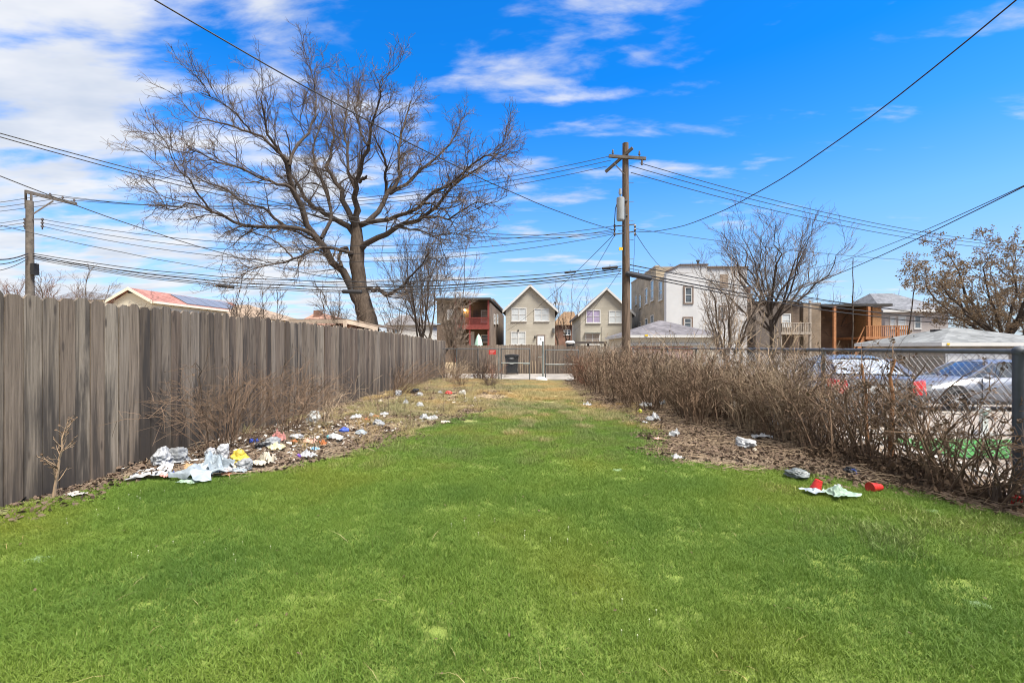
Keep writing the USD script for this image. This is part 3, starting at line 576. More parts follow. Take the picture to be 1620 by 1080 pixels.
# garages with hip roofs
def hip_garage(name, label, pxl, pxr, pyl, pyr, pk, Y, depth, wall, roofm, g):
    x0, x1 = fx(pxl, Y), fx(pxr, Y); ze = (fz(pxl, pyl, Y) + fz(pxr, pyr, Y)) / 2
    yp = Y + depth * 0.5; p = PY(pk[0], pk[1], yp)
    t = Thing(name, label, 'garage', ((x0 + x1) / 2, Y, g))
    t.part('wall', MB().box(x0 + 0.3, x1 - 0.3, Y + 0.3, Y + depth - 0.3, g, ze - 0.004), wall)
    th = 0.17
    v = np.array([(x0, Y, ze + th), (x1, Y, ze + th), (x1, Y + depth, ze + th), (x0, Y + depth, ze + th), (p[0] - 0.12, yp, p[2]), (p[0] + 0.12, yp, p[2])])
    t.part('roof', MB().add(v, np.array([[0, 1, 5], [0, 5, 4], [1, 2, 5], [2, 3, 4], [2, 4, 5], [3, 0, 4], [0, 3, 2], [0, 2, 1]])), roofm)
    t.part('fascia', MB().box(x0 + 0.003, x1 - 0.003, Y + 0.003, Y + depth - 0.003, ze, ze + th - 0.004), white_trim)
    return t, x0, x1, ze
cream = M_siding('cream_siding', (0.55, 0.50, 0.41))
GB = -0.55
t, x0, x1, ze = hip_garage('hip_roof_garage', 'cream garage with grey shingle hip roof behind the utility pole', 985, 1148, 533.5, 534, (1045, 507), 29.0, 7.6, cream, M_shingle('slate_grey_shingles', (0.105, 0.10, 0.11)), GB)
t.part('brick_base', MB().box(x0 + 0.28, x1 - 1.9, 29.27, 29.298, GB, fz(1050, 548, 29)), M_brick('orange_red_brick', (0.30, 0.11, 0.07), (0.22, 0.085, 0.06), (0.25, 0.2, 0.17)))
t.part('door_trim', MB().box(fx(997, 29), fx(1122, 29), 29.22, 29.268, fz(1050, 545.5, 29), fz(1050, 542.5, 29)), white_trim)
t.part('door_trim', MB().box(fx(1116, 29), fx(1120, 29), 29.22, 29.268, GB, fz(1050, 545.6, 29)), white_trim)
t.part('roof_marker', MB().box(fx(1020, 29), fx(1025, 29), 28.97, 29.0, fz(1020, 531.5, 29), fz(1020, 529, 29)), M('yellow_paint', (0.6, 0.38, 0.03), 0.5))
# white three-storey building with tan brick flank
Y = 46.0; g = -0.8
stucco = M('white_stucco', (0.45, 0.455, 0.465), 0.8, 0.05, 0.8, 0.2, 0.15, 6)
x0, xm, x1 = fx(1053, Y), fx(1117, Y), fx(1182, Y)
t = Thing('white_building', 'three-storey building with white rear wall and tan brick flank', 'building', ((x0 + x1) / 2, Y, g))
t.part('rear_wall', MB().prism([(x0, Y - 0.25, g), (xm, Y - 0.25, g), (xm, Y - 0.25, fz(1117, 420.5, Y)), (fx(1075, Y), Y - 0.25, fz(1075, 419.5, Y)), (x0, Y - 0.25, fz(1053, 431, Y))], (0, 0.75, 0)), stucco)
t.part('rear_wall', MB().box(xm + 0.002, x1, Y, Y + 0.5, g, fz(1150, 424, Y)), stucco)
tan_brick = M_brick('tan_flank_brick', (0.33, 0.28, 0.21), (0.27, 0.225, 0.17), (0.30, 0.27, 0.22), plane='yz')
t.part('brick_flank', MB().box(x0 + 0.1, x1 - 0.2, Y + 0.502, Y + 17, g, 8.6).box(x0 + 0.1, x1 - 0.2, Y + 4.1, Y + 17, 8.6, 10.15), tan_brick)
t.part('parapet_cap', MB().box(x0 + 0.03, x0 + 0.5, Y + 4.06, Y + 17.1, 10.152, 10.30), M('stone_coping', (0.34, 0.31, 0.27), 0.9))
ct = M('dark_brown_coping', (0.10, 0.07, 0.06), 0.6)
t.part('roof_trim', MB().bar((x0 - 0.05, Y - 0.2, fz(1053, 430.5, Y)), (fx(1075, Y), Y - 0.2, fz(1075, 419.2, Y)), 0.3, 0.14, (0, 0, 1)), ct)
t.part('roof_trim', MB().box(fx(1075, Y) - 0.02, xm + 0.1, Y - 0.38, Y + 0.1, fz(1100, 420.3, Y) + 0.003, fz(1100, 418.3, Y)), ct)
t.part('roof_trim', MB().box(xm + 0.101, x1 + 0.12, Y - 0.12, Y + 4.1, fz(1150, 424, Y) + 0.002, fz(1150, 421.8, Y)), ct)
t.part('vent_pipe', MB().tube([(fx(1110, Y), Y + 1, 9.4), (fx(1110, Y), Y + 1, fz(1110, 413.5, Y + 1))], 0.11, 10).tube([(fx(1110, Y), Y + 1, fz(1110, 413.5, Y + 1)), (fx(1110, Y), Y + 1, fz(1110, 411.5, Y + 1))], 0.2, 10), galv, smooth=30)
for a, b, c, d, yy in ((1081, 1097, 452, 481, Y - 0.25), (1080, 1096, 501, 520, Y - 0.25), (1139, 1152, 434, 455, Y), (1137, 1150, 483, 506, Y)):
    m = MB(); xa, xb, za, zb = fx(a, yy), fx(b, yy), fz(a, d, yy), fz(a, c, yy)
    if c == 434:
        t.part('boarded_opening', MB().box(xa, xb, yy - 0.05, yy + 0.02, za, zb), M('weathered_ply', (0.24, 0.19, 0.15), 0.9, 0.25, 3.0))
        continue
    t.part('window_surround', MB().box(xa - 0.0, xa + 0.14, yy - 0.07, yy + 0.02, za, zb).box(xb - 0.14, xb, yy - 0.07, yy + 0.02, za, zb).box(xa + 0.14, xb - 0.14, yy - 0.07, yy + 0.02, zb - 0.14, zb).box(xa + 0.14, xb - 0.14, yy - 0.07, yy + 0.02, za, za + 0.12), brown_trim)
    window(t, xa + 0.145, xb - 0.145, za + 0.125, zb - 0.145, yy, white_trim, glassd, 0.07, 0, sill=False)
for (ya, yb, za, zb) in ((1.4, 2.8, 6.3, 8.3), (4.9, 6.3, 6.6, 8.9), (7.7, 8.9, 6.5, 8.4), (11.0, 12.2, 6.3, 8.0), (13.5, 14.5, 6.9, 8.2), (4.9, 6.3, 2.8, 5.0), (7.7, 8.9, 2.8, 4.8), (11.0, 12.2, 2.8, 4.6)):
    window_side(t, x0 + 0.1, Y + ya, Y + yb, za, zb, white_trim if ya < 8 else M('stone_window_frame', (0.4, 0.36, 0.3), 0.8), glassd, -1)
# dark two-storey building with wooden balcony
Y = 47.0; g = -0.9; x0, x1 = fx(1183, Y), fx(1272, Y); zr = fz(1225, 478.5, Y)
t = Thing('balcony_building', 'dark two-storey brick building with a grey wooden balcony, behind the bare tree', 'building', ((x0 + x1) / 2, Y, g))
t.part('wall', MB().box(x0, x1, Y + 0.8, Y + 16, g, zr), dark_brick)
t.part('roof', MB().box(x0 - 0.1, x1 + 0.1, Y + 0.5, Y + 16.2, zr + 0.002, zr + 0.18), MATS['black_tar_roof'])
t.part('stair_enclosure', MB().box(x0 + 0.05, fx(1222, Y), Y - 1.6, Y + 0.798, g, zr - 0.5), M('dark_weathered_siding', (0.105, 0.088, 0.078), 0.9, 0.35, 3.0, stretch=(1, 1, 8)))
grey_wood = M('grey_balcony_wood', (0.27, 0.235, 0.20), 0.85, 0.25, 5.0)
xa, xb = fx(1222, Y), fx(1269, Y); zd = fz(1240, 526, Y)
t.part('balcony_deck', MB().box(xa, xb, Y - 1.6, Y + 0.798, zd - 0.22, zd), grey_wood)
t.part('railing_cap', MB().box(xa, xb, Y - 1.62, Y - 1.5, fz(1240, 511.5, Y) - 0.08, fz(1240, 511.5, Y)), grey_wood)
for px in np.arange(1223.5, 1269, 2.7): t.part('baluster', MB().box(fx(px, Y), fx(px, Y) + 0.07, Y - 1.6, Y - 1.53, zd, fz(1240, 511.5, Y) - 0.08), grey_wood)
for px in (1223, 1268): t.part('balcony_post', MB().box(fx(px, Y) - 0.09, fx(px, Y) + 0.09, Y - 1.5, Y - 1.32, g, zr), grey_wood)
window(t, fx(1243, Y), fx(1258, Y), fz(1240, 516, Y), fz(1240, 495, Y), Y + 0.8, white_trim, blind, 0.1, 0)
t.part('chimney', MB().box(fx(1213, Y), fx(1224, Y), Y + 5, Y + 6.2, zr, zr + 2.3), red_brick)
# brick building with orange wood deck
Y = 48.0; g = -0.9; x0, x1 = fx(1271, Y), fx(1405, Y); zr = fz(1300, 485, Y)
tan2 = M_brick('buff_brick', (0.20, 0.155, 0.115), (0.165, 0.125, 0.09), (0.2, 0.17, 0.14))
orange_wood = M('orange_stained_wood', (0.30, 0.135, 0.06), 0.7, 0.25, 4.0, bump=0.2)
t = Thing('deck_building', 'buff brick building with orange wooden deck, posts and stair', 'building', ((x0 + x1) / 2, Y, g))
t.part('wall', MB().box(x0, fx(1299, Y), Y, Y + 14, g, zr + 0.4), tan2)
t.part('rear_wall', MB().box(fx(1299, Y), x1, Y + 3.0, Y + 12, g, zr), M_brick('brown_orange_brick', (0.20, 0.11, 0.065), (0.15, 0.085, 0.055), (0.18, 0.15, 0.12)))
t.part('roof', MB().box(fx(1298, Y), x1 + 0.3, Y - 0.2, Y + 14.2, zr + 0.01, zr + 0.26), MATS['black_tar_roof'])
t.part('ochre_wall_panel', MB().box(fx(1384, Y), fx(1398, Y), Y + 0.3, Y + 2.98, g, zr), M('ochre_stucco', (0.33, 0.19, 0.09), 0.8))
zd = fz(1380, 533, Y)
t.part('deck', MB().box(fx(1352, Y), fx(1419, Y), Y - 1.6, Y + 2.98, zd - 0.25, zd), orange_wood)
for px in (1318, 1372, 1417): t.part('deck_post', MB().box(fx(px, Y) - 0.12, fx(px, Y) + 0.12, Y - 0.3, Y - 0.06, g, zr if px < 1400 else zd + 1.0), orange_wood)
t.part('railing_cap', MB().box(fx(1352, Y), fx(1419, Y), Y - 1.62, Y - 1.5, fz(1380, 516, Y) - 0.06, fz(1380, 516, Y)), orange_wood)
for px in np.arange(1353, 1419, 3.1): t.part('baluster', MB().box(fx(px, Y), fx(px, Y) + 0.07, Y - 1.6, Y - 1.53, zd, fz(1380, 516, Y) - 0.06), orange_wood)
sa, sb = (fx(1352, Y), Y - 1.4, zd), (fx(1330, Y), Y - 1.4, g + 0.4)
t.part('stringer', MB().bar(sa, sb, 0.08, 0.3), orange_wood)
for i in range(7):
    q = np.array(sa) + (np.array(sb) - np.array(sa)) * (i + 0.5) / 7; t.part('tread', MB().box(q[0] - 0.16, q[0] + 0.16, Y - 1.36, Y - 0.3, q[2] + 0.06, q[2] + 0.10), orange_wood)
t.part('stair_rail', MB().bar(np.array(sa) + [0, 0, 0.95], np.array(sb) + [0, 0, 0.95], 0.08, 0.08), orange_wood)
# grey sided house with dark roof
Y = 56.0; g = -0.9; x0, x1 = fx(1400, Y), fx(1500, Y); ze = fz(1440, 492, Y)
grey_siding = M_siding('grey_mauve_siding', (0.33, 0.30, 0.29))
t = Thing('grey_house', 'grey sided house with dark shingle roof, behind the orange deck', 'house', ((x0 + x1) / 2, Y, g))
t.part('wall', MB().box(x0, x1, Y, Y + 10, g, ze), grey_siding)
zp = fz(1425, 464, Y + 5)
t.part('roof', MB().add(np.array([(x0 - .6, Y - .5, ze + .01), (x1 + .6, Y - .5, ze + .01), (x1 + .6, Y + 10.5, ze + .01), (x0 - .6, Y + 10.5, ze + .01), (x0 + 1.8, Y + 5, zp), (x1 - 2.5, Y + 5, zp)]), np.array([[0, 1, 5], [0, 5, 4], [1, 2, 5], [2, 3, 4], [2, 4, 5], [3, 0, 4], [0, 3, 2], [0, 2, 1]])), M_shingle('charcoal_shingles', (0.115, 0.12, 0.135)))
t.part('fascia', MB().box(x0 - .6, x1 + .6, Y - .56, Y - .50, ze - 0.15, ze + 0.12), white_trim)
for a, b in ((1408, 1416), (1420.5, 1433), (1446, 1457)): window(t, fx(a, Y), fx(b, Y), fz(1440, 520, Y), fz(1440, 500, Y), Y, white_trim, blind if a < 1440 else glassd, 0.1, 0)
# right-hand garage behind the cars
GY2 = 22.0; g = -0.95
t, x0, x1, ze = hip_garage('wide_garage', 'stone-faced garage with pale shingle hip roof and white door, behind the silver car', 1490, 1712, 547.5, 547, (1508, 517.5), GY2, 5.8, M_brick('grey_stone_facing', (0.30, 0.27, 0.235), (0.22, 0.195, 0.17), (0.2, 0.18, 0.16), scale=0.5), M_shingle('pale_grey_shingles', (0.135, 0.142, 0.147)), g)
xa, xb = fx(1504, GY2), fx(1604, GY2)
gd = t.part('garage_door', MB().box(xa, xb, GY2 + 0.24, GY2 + 0.297, g, fz(1550, 559, GY2)), M('white_garage_door', (0.50, 0.51, 0.53), 0.5, 0.05))
zt = fz(1550, 559, GY2)
for i in range(4):
    for j in range(4):
        wx, wz = (xb - xa) / 4, (zt - g) / 4
        t.part('panel', MB().box(xa + j * wx + 0.06, xa + (j + 1) * wx - 0.06, GY2 + 0.215, GY2 + 0.238, g + i * wz + 0.06, g + (i + 1) * wz - 0.05), MATS['white_garage_door'], under=gd)
t.part('roof_marker', MB().box(fx(1498, GY2), fx(1502, GY2), GY2 - 0.03, GY2, ze + 0.05, ze + 0.13), MATS['yellow_paint'])
vp = PY(1481, 523, GY2 + 3.0)
t.part('roof_vent', MB().box(vp[0] - 0.18, vp[0] + 0.18, vp[1] - 0.15, vp[1] + 0.15, vp[2] - 0.15, vp[2] + 0.06), black_plastic)
# houses behind the left fence
cream2 = M('cream_wall', (0.58, 0.54, 0.44), 0.7, 0.08, 2.0)
Y = 50.0; x0, x1 = fx(180, Y), fx(240, Y); ze, zp = fz(240, 476, Y), fz(208, 458, Y); g = -0.5
t = Thing('red_roof_house', 'cream house with red shingle roof and solar panels, above the left fence', 'house', ((x0 + x1) / 2, Y, g))
xm = fx(208, Y)
t.part('wall', MB().prism([(x0, Y, g), (x1, Y, g), (x1, Y, ze), (xm, Y, zp), (x0, Y, ze)], (0, 17, 0)), cream2)
rr = gable_roof(2 * xm - x1, x1, Y, Y + 17, ze + 0.02, zp + 0.02, 0.45)
rs = M_shingle('red_shingles', (0.22, 0.105, 0.09)); rp = [t.part('roof', m, rs) for m in rr]
for s in (-1, 1):
    xe = xm + s * (x1 - xm + 0.45); zo = zp - (zp - ze) / (x1 - xm) * (x1 - xm + 0.45)
    t.part('bargeboard', MB().prism([(xm, Y - 0.5, zp - 0.1), (xe, Y - 0.5, zo - 0.1), (xe, Y - 0.5, zo + 0.24), (xm, Y - 0.5, zp + 0.24)], (0, 0.045, 0)), cream2)
t.part('gutter', MB().box(x1 + 0.45, x1 + 0.6, Y - 0.4, Y + 17.4, zo - 0.05, zo + 0.2), cream2)
va = np.linspace(0, math.pi, 9); vz = ze + 0.9
t.part('gable_vent', MB().prism([(xm + 0.45 * math.cos(q), Y - 0.04, vz + 0.42 * math.sin(q)) for q in va], (0, 0.03, 0)), galv)
sl = (zp - ze) / (x1 - xm)
for i in range(5):
    ya, yb = Y + 5.2 + i * 2.1, Y + 7.2 + i * 2.1
    xa, xb = xm + 0.35, x1 + 0.1
    t.part('solar_panel', MB().prism([(xa, ya, zp - sl * (xa - xm) + 0.23), (xb, ya, zp - sl * (xb - xm) + 0.23), (xb, yb, zp - sl * (xb - xm) + 0.23), (xa, yb, zp - sl * (xa - xm) + 0.23)], (0, 0, 0.06)), M('solar_glass', (0.11, 0.12, 0.145), 0.35, 0.1, 1.0, 0.4))
def far_hip(name, label, px0, px1, pe, pp, ppk, Y, roofm, wall, depth=9, chim=None):
    x0, x1 = fx(px0, Y), fx(px1, Y); ze = fz((px0 + px1) / 2, pe, Y); pk = PY(ppk, pp, Y + depth / 2); g = -0.6
    t = Thing(name, label, 'house', ((x0 + x1) / 2, Y, g))
    t.part('wall', MB().box(x0 + 0.4, x1 - 0.4, Y + 0.4, Y + depth, g, ze - 0.003), wall)
    t.part('roof', MB().add(np.array([(x0, Y, ze), (x1, Y, ze), (x1, Y + depth + 0.4, ze), (x0, Y + depth + 0.4, ze), (pk[0] - 0.8, pk[1], pk[2]), (pk[0] + 0.8, pk[1], pk[2])]), np.array([[0, 1, 5], [0, 5, 4], [1, 2, 5], [2, 3, 4], [2, 4, 5], [3, 0, 4], [0, 3, 2], [0, 2, 1]])), roofm)
    if chim: t.part('chimney', MB().box(fx(chim[0], Y), fx(chim[1], Y), Y + 3, Y + 4, ze, fz(chim[0], chim[2], Y + 3)), red_brick)
    window(t, x0 + 1.2, x0 + 2.2, ze - 1.7, ze - 0.5, Y + 0.4, white_trim, glassd, 0.08, 0)
    return t
brown_sh = M_shingle('brown_shingles', (0.19, 0.145, 0.11)); far_hip('hip_roof_house', 'house with brown hip roof beyond the left fence, right of the red roof', 346, 432, 505, 482, 384, 52, brown_sh, cream2)
far_hip('brick_bungalow', 'reddish roofed bungalow with a square chimney, seen left of the big tree trunk', 462, 560, 514, 496, 505, 58, M_shingle('red_brown_shingles', (0.22, 0.13, 0.10)), red_brick, chim=(478, 488, 491))
far_hip('dark_roof_house', 'house with dark grey roof at the far left, behind the left utility pole', 70, 200, 474, 460, 128, 62, MATS['charcoal_shingles'], cream2)
far_hip('pale_bungalow', 'pale walled bungalow seen between the tree trunks beyond the alley', 606, 688, 514, 499, 640, 66, MATS['grey_shingles'], M('pale_wall', (0.5, 0.5, 0.5), 0.7))
# shed with tan barge boards just behind the left fence
tan_wood = M('tan_timber', (0.42, 0.34, 0.27), 0.75, 0.15, 4.0)
Y = 25.0; a, b, c = PY(455, 508.5, Y), PY(547, 508.5, Y - 1), PY(598, 520, Y)
t = Thing('timber_shed', 'low shed with tan timber barge boards showing over the left fence', 'shed', (b[0], Y, -0.2))
t.part('wall', MB().box(a[0] + 0.3, c[0] - 0.15, Y + 0.2, Y + 4, -0.3, c[2] - 0.15), tan_wood)
t.part('barge_board', MB().bar(a, b, 0.05, 0.20), tan_wood); t.part('barge_board', MB().bar(b, c, 0.05, 0.20), tan_wood)
t.part('lower_board', MB().bar(b - [0, 0.06, 0.45], c - [0, 0.06, 0.12], 0.05, 0.14), tan_wood)
t.part('king_post', MB().box(b[0] - 0.09, b[0] + 0.09, Y - 1.14, Y - 1.05, b[2] - 0.5, b[2] + 0.04), tan_wood)
t.part('roof', MB().prism([a + [0, 0.1, 0.10], b + [0, 0.1, 0.10], b + [0, 4, 0.10], a + [0, 4, 0.10]], (0, 0, 0.05)), brown_sh)
t.part('roof', MB().prism([b + [0, 0.1, 0.10], c + [0, 0.1, 0.10], c + [0, 4, 0.10], b + [0, 4, 0.10]], (0, 0, 0.05)), brown_sh)
# white grill-like tanks and dark pergola beam beyond alley fence
Y = 34.0
t = Thing('garden_pergola', 'low dark timber pergola beam behind the alley fence, in front of the second beige house', 'pergola', (fx(930, Y), Y, -0.5))
dkw = M('dark_timber', (0.07, 0.06, 0.055), 0.8)
t.part('beam', MB().box(fx(902, Y), fx(960, Y), Y, Y + 0.15, fz(930, 541, Y) - 0.13, fz(930, 541, Y) + 0.05), dkw)
for px in (904, 931, 958): t.part('post', MB().box(fx(px, Y) - 0.07, fx(px, Y) + 0.07, Y + 0.16, Y + 0.3, -0.6, fz(930, 541, Y)), dkw)
t = Thing('covered_grill', 'white domed garden grill showing over the alley fence', 'grill', (fx(902, 33), 33, -0.5))
dm = trimesh.creation.icosphere(3, 0.3); dm.vertices *= [1.2, 1, 0.55]; dm.apply_translation((fx(902, 33), 33, fz(902, 542, 33)))
t.part('lid', dm, white_trim, smooth=True); t.part('bowl', MB().box(fx(902, 33) - 0.28, fx(902, 33) + 0.28, 32.8, 33.2, fz(902, 549, 33), fz(902, 542, 33)), black_plastic)
for s in (-1, 1): t.part('leg', MB().tube([(fx(902, 33) + s * 0.22, 33, -0.5), (fx(902, 33) + s * 0.18, 33, fz(902, 548, 33))], 0.03, 6), galv)

# ---------------------------------------------------------------- utility poles and wires
pole_wood = M('weathered_pole_wood', (0.105, 0.076, 0.056), 0.9, 0.45, 2.0, 0.15, 0.6, 8, stretch=(9, 9, 0.7), bscale=6)
arm_wood = M('grey_crossarm_wood', (0.105, 0.092, 0.08), 0.9, 0.35, 5.0, 0.15, 0.4)
rubber = M('black_cable', (0.018, 0.018, 0.02), 0.6, 0.15, 5.0)
can_grey = M('transformer_paint', (0.22, 0.235, 0.24), 0.45, 0.1, 3.0, 0.4)
porcelain = M('dark_insulator', (0.10, 0.09, 0.09), 0.35)
PYY = 21.7
pb = PY(990, 560, PYY); pz = float(height(pb[0], PYY)); dP = FPX / (FPX * 1.0)
RP = Thing('utility_pole', 'tall brown wooden utility pole with a grey transformer, in front of the second beige house', 'pole', (pb[0], PYY, pz), 'poles along the alley')
top = PY(990.5, 227, PYY)
n = 14; q = np.linspace(0, 1, n)
RP.part('shaft', MB().tube([(pb[0] + 0.015 * math.sin(5 * a), PYY, pz - 0.2 + (top[2] - pz + 0.2) * a) for a in q], np.interp(q, [0, 1], [0.215, 0.145]), 16), pole_wood, smooth=40)
A0, A1 = PY(963, 247, PYY - 0.2), PY(1022, 251, PYY - 0.2)
RP.part('crossarm', MB().bar(A0, A1, 0.11, 0.13), arm_wood)
B0, B1 = PY(1001, 234, PYY - 0.32), PY(958, 272, PYY + 0.5)
RP.part('crossarm', MB().bar(B0, B1, 0.10, 0.12), arm_wood, 'slanting second crossarm')
RP.part('brace', MB().bar(PY(971, 258, PYY - 0.26), PY(988, 276, PYY - 0.2), 0.05, 0.03), arm_wood)
def insulator(t, p, h=0.2, r=0.06):
    m = MB().tube([p, p + [0, 0, h * 0.35]], 0.02, 6)
    m.tube([p + [0, 0, h * 0.3], p + [0, 0, h * 0.5], p + [0, 0, h * 0.52], p + [0, 0, h * 0.8], p + [0, 0, h]], [r, r, r * 0.6, r * 0.75, r * 0.35], 8)
    t.part('insulator', m, porcelain, smooth=30)
for px, py in ((969.5, 246), (1011.5, 248)): insulator(RP, PY(px, py, PYY - 0.2), 0.28, 0.055)
RP.part('insulator', MB().tube([PY(1016, 252, PYY - 0.2), PY(1015.5, 261, PYY - 0.2)], [0.05, 0.05], 8), porcelain)
tc = PY(981.5, 331, PYY - 0.30)
tr = RP.part('transformer', MB().tube([PY(981.5, 349, PYY - .3), PY(981.5, 347, PYY - .3), PY(981.5, 315, PYY - .3), PY(981.5, 313, PYY - .3), PY(981.5, 311.5, PYY - .3)], [0.15, 0.185, 0.185, 0.175, 0.05], 20), can_grey, smooth=35)
RP.part('bushing', MB().tube([PY(981.2, 311.5, PYY - .3), PY(981.2, 308, PYY - .3), PY(981.2, 307.5, PYY - .3), PY(981.2, 299, PYY - .3)], [0.03, 0.03, 0.075, 0.07], 10), can_grey, under=tr)
RP.part('bracket', MB().box(pb[0] - 0.2, pb[0] + 0.05, PYY - 0.2, PYY - 0.14, fz(985, 320, PYY), fz(985, 318, PYY)).box(pb[0] - 0.2, pb[0] + 0.05, PYY - 0.2, PYY - 0.14, fz(985, 343, PYY), fz(985, 341, PYY)), galv)
RP.part('lead_cable', MB().tube([PY(976, 322, PYY - .3), PY(973.5, 330, PYY - .3), PY(972.5, 345, PYY - .3), PY(971.5, 358, PYY - .3)], 0.02, 5), rubber)
RP.part('conduit', MB().tube([PY(989, 327, PYY - 0.24), PY(988.5, 405, PYY - 0.26)], 0.022, 6), galv)
for px in (972.3, 1004.5):
    rk = RP.part('wire_rack', MB().tube([PY(px, 355, PYY - .1), PY(px, 374, PYY - .1)], 0.03, 6), porcelain)
    for py in (357.5, 363, 370): RP.part('spool', MB().tube([PY(px - 1.5, py, PYY - .14), PY(px + 1.5, py, PYY - .14)], 0.06, 8), porcelain, under=rk)
RP.part('rack_strut', MB().bar(PY(972, 358, PYY - 0.1), PY(1004.5, 355, PYY - 0.1), 0.03, 0.05).bar(PY(972, 371, PYY - 0.1), PY(1004.5, 366, PYY - 0.1), 0.03, 0.05), porcelain)
for i, py in enumerate(range(290, 440, 15)):
    s = -1 if i % 2 else 1
    RP.part('step', MB().tube([(pb[0] + s * 0.12, PYY - 0.05, fz(990, py, PYY)), (pb[0] + s * 0.36, PYY - 0.05, fz(990, py, PYY))], 0.012, 4), galv)
RP.part('yellow_tag', MB().box(pb[0] - 0.36, pb[0] - 0.18, PYY - 0.25, PYY - 0.23, fz(984, 397.5, PYY), fz(984, 393, PYY)), MATS['yellow_paint'])
# left pole, its arm reaching back over the alley
lb = PY(48, 560, PYY); lx = lb[0]
LP = Thing('utility_pole', 'grey utility pole with a single long side arm, above the near fence boards', 'pole', (lx, PYY, -0.2), 'poles along the alley')
ltz = fz(47, 318, PYY)
LP.part('shaft', MB().tube([(lx + 0.05, PYY, -0.4), (lx - 0.02, PYY, (ltz) / 2), (lx - 0.04, PYY, ltz)], [0.20, 0.17, 0.15], 14), arm_wood, smooth=40)
a0 = PY(40, 303, PYY - 0.15); a1 = PY(121, 323, PYY + 2.2)
LP.part('side_arm', MB().bar(a0, a1, 0.12, 0.16), arm_wood)
LP.part('arm_post', MB().bar(PY(40.5, 304, PYY), PY(41, 330, PYY), 0.07, 0.07, (0, 1, 0)).bar(PY(49.5, 306, PYY), PY(49.5, 330, PYY), 0.07, 0.07, (0, 1, 0)), arm_wood)
LP.part('brace', MB().bar(PY(50, 340, PYY), PY(84, 318, PYY + 1.0), 0.06, 0.06), arm_wood)
LI = [a0 + (a1 - a0) * f + [0, 0, 0.08] for f in (0.46, 0.71, 0.95)]
for p in LI: insulator(LP, p, 0.17, 0.06)
for px in (39.5, 67):
    rk = LP.part('wire_rack', MB().tube([PY(px, 345, PYY), PY(px, 363, PYY)], 0.03, 6), porcelain)
    for py in (347, 352.5, 358): LP.part('spool', MB().tube([PY(px - 1.3, py, PYY - .03), PY(px + 1.3, py, PYY - .03)], 0.055, 8), porcelain, under=rk)
LP.part('rack_strut', MB().bar(PY(39, 347, PYY), PY(67, 347, PYY), 0.03, 0.05), porcelain)
LP.part('terminal_box', MB().box(lx + 0.17, lx + 0.36, PYY - 0.15, PYY + 0.1, fz(55, 435, PYY), fz(55, 417, PYY)), rubber)

def catenary(a, b, sag, n=25, wob=0.0):
    q = np.linspace(0, 1, n)[:, None]; p = np.array(a) + (np.array(b) - np.array(a)) * q
    p[:, 2] -= (4 * sag * q * (1 - q))[:, 0]
    if wob: p[:, 2] += wob * np.sin(np.linspace(0, 37, n)) * (4 * q * (1 - q))[:, 0]
    return p
def wire(name, label, a, b, sag, r=0.014, group=None, cat='wire', wob=0.0, extra=None):
    pts = catenary(a, b, sag, 25, wob); path = solo(name, MB().tube(pts, r, 5), rubber, label, cat, group, smooth=True)
    return pts
RI = [PY(963, 247.5, PYY - .2), PY(967, 253.5, PYY), PY(960, 263, PYY + .3)]
RJ = [PY(1012, 258, PYY - .2), PY(996, 262, PYY), PY(998, 273, PYY)]
far_r = [P(1830, 379, 44), P(1825, 383, 44), P(1815, 386, 44)]
for i in range(3):
    w = ('highest', 'middle', 'lowest')[i]
    wire('power_line', f'thin {w} power line from the tall pole to the left pole, behind the big tree', RI[i], LI[2 - i] + [0, 0, .1], 1.1 + 0.12 * i, 0.015, 'power lines along the alley')
    wire('power_line', f'thin {w} power line running right from the top of the tall pole', RJ[i], far_r[i], 1.9, 0.018, 'power lines along the alley')
    wire('power_line', f'thin {w} power line leaving the left pole towards the near left', LI[i] + [0, 0, .1], LI[i] + [-26, 0, 0.9], 1.2, 0.014, 'power lines along the alley')
    ya = (357.5, 363, 370)[i]; yb = (347, 352.5, 358)[i]
    wire('service_line', f'{w} of the low rack lines from the tall pole to the left pole', PY(972, ya, PYY - .14), PY(67, yb, PYY), 1.15 + .2 * i, 0.014, 'rack lines along the alley')
    wire('service_line', f'{w} of the low rack lines leaving the left pole to the left', PY(39.5, yb, PYY), PY(39.5, yb, PYY) + [-24, 0, 0.3], 0.9, 0.012, 'rack lines along the alley')
wire('service_line', 'thin rack line running right from the tall pole over the bare tree', PY(1005, 362, PYY - .14), P(1700, 408, 42), 0.9, 0.013, 'rack lines along the alley')
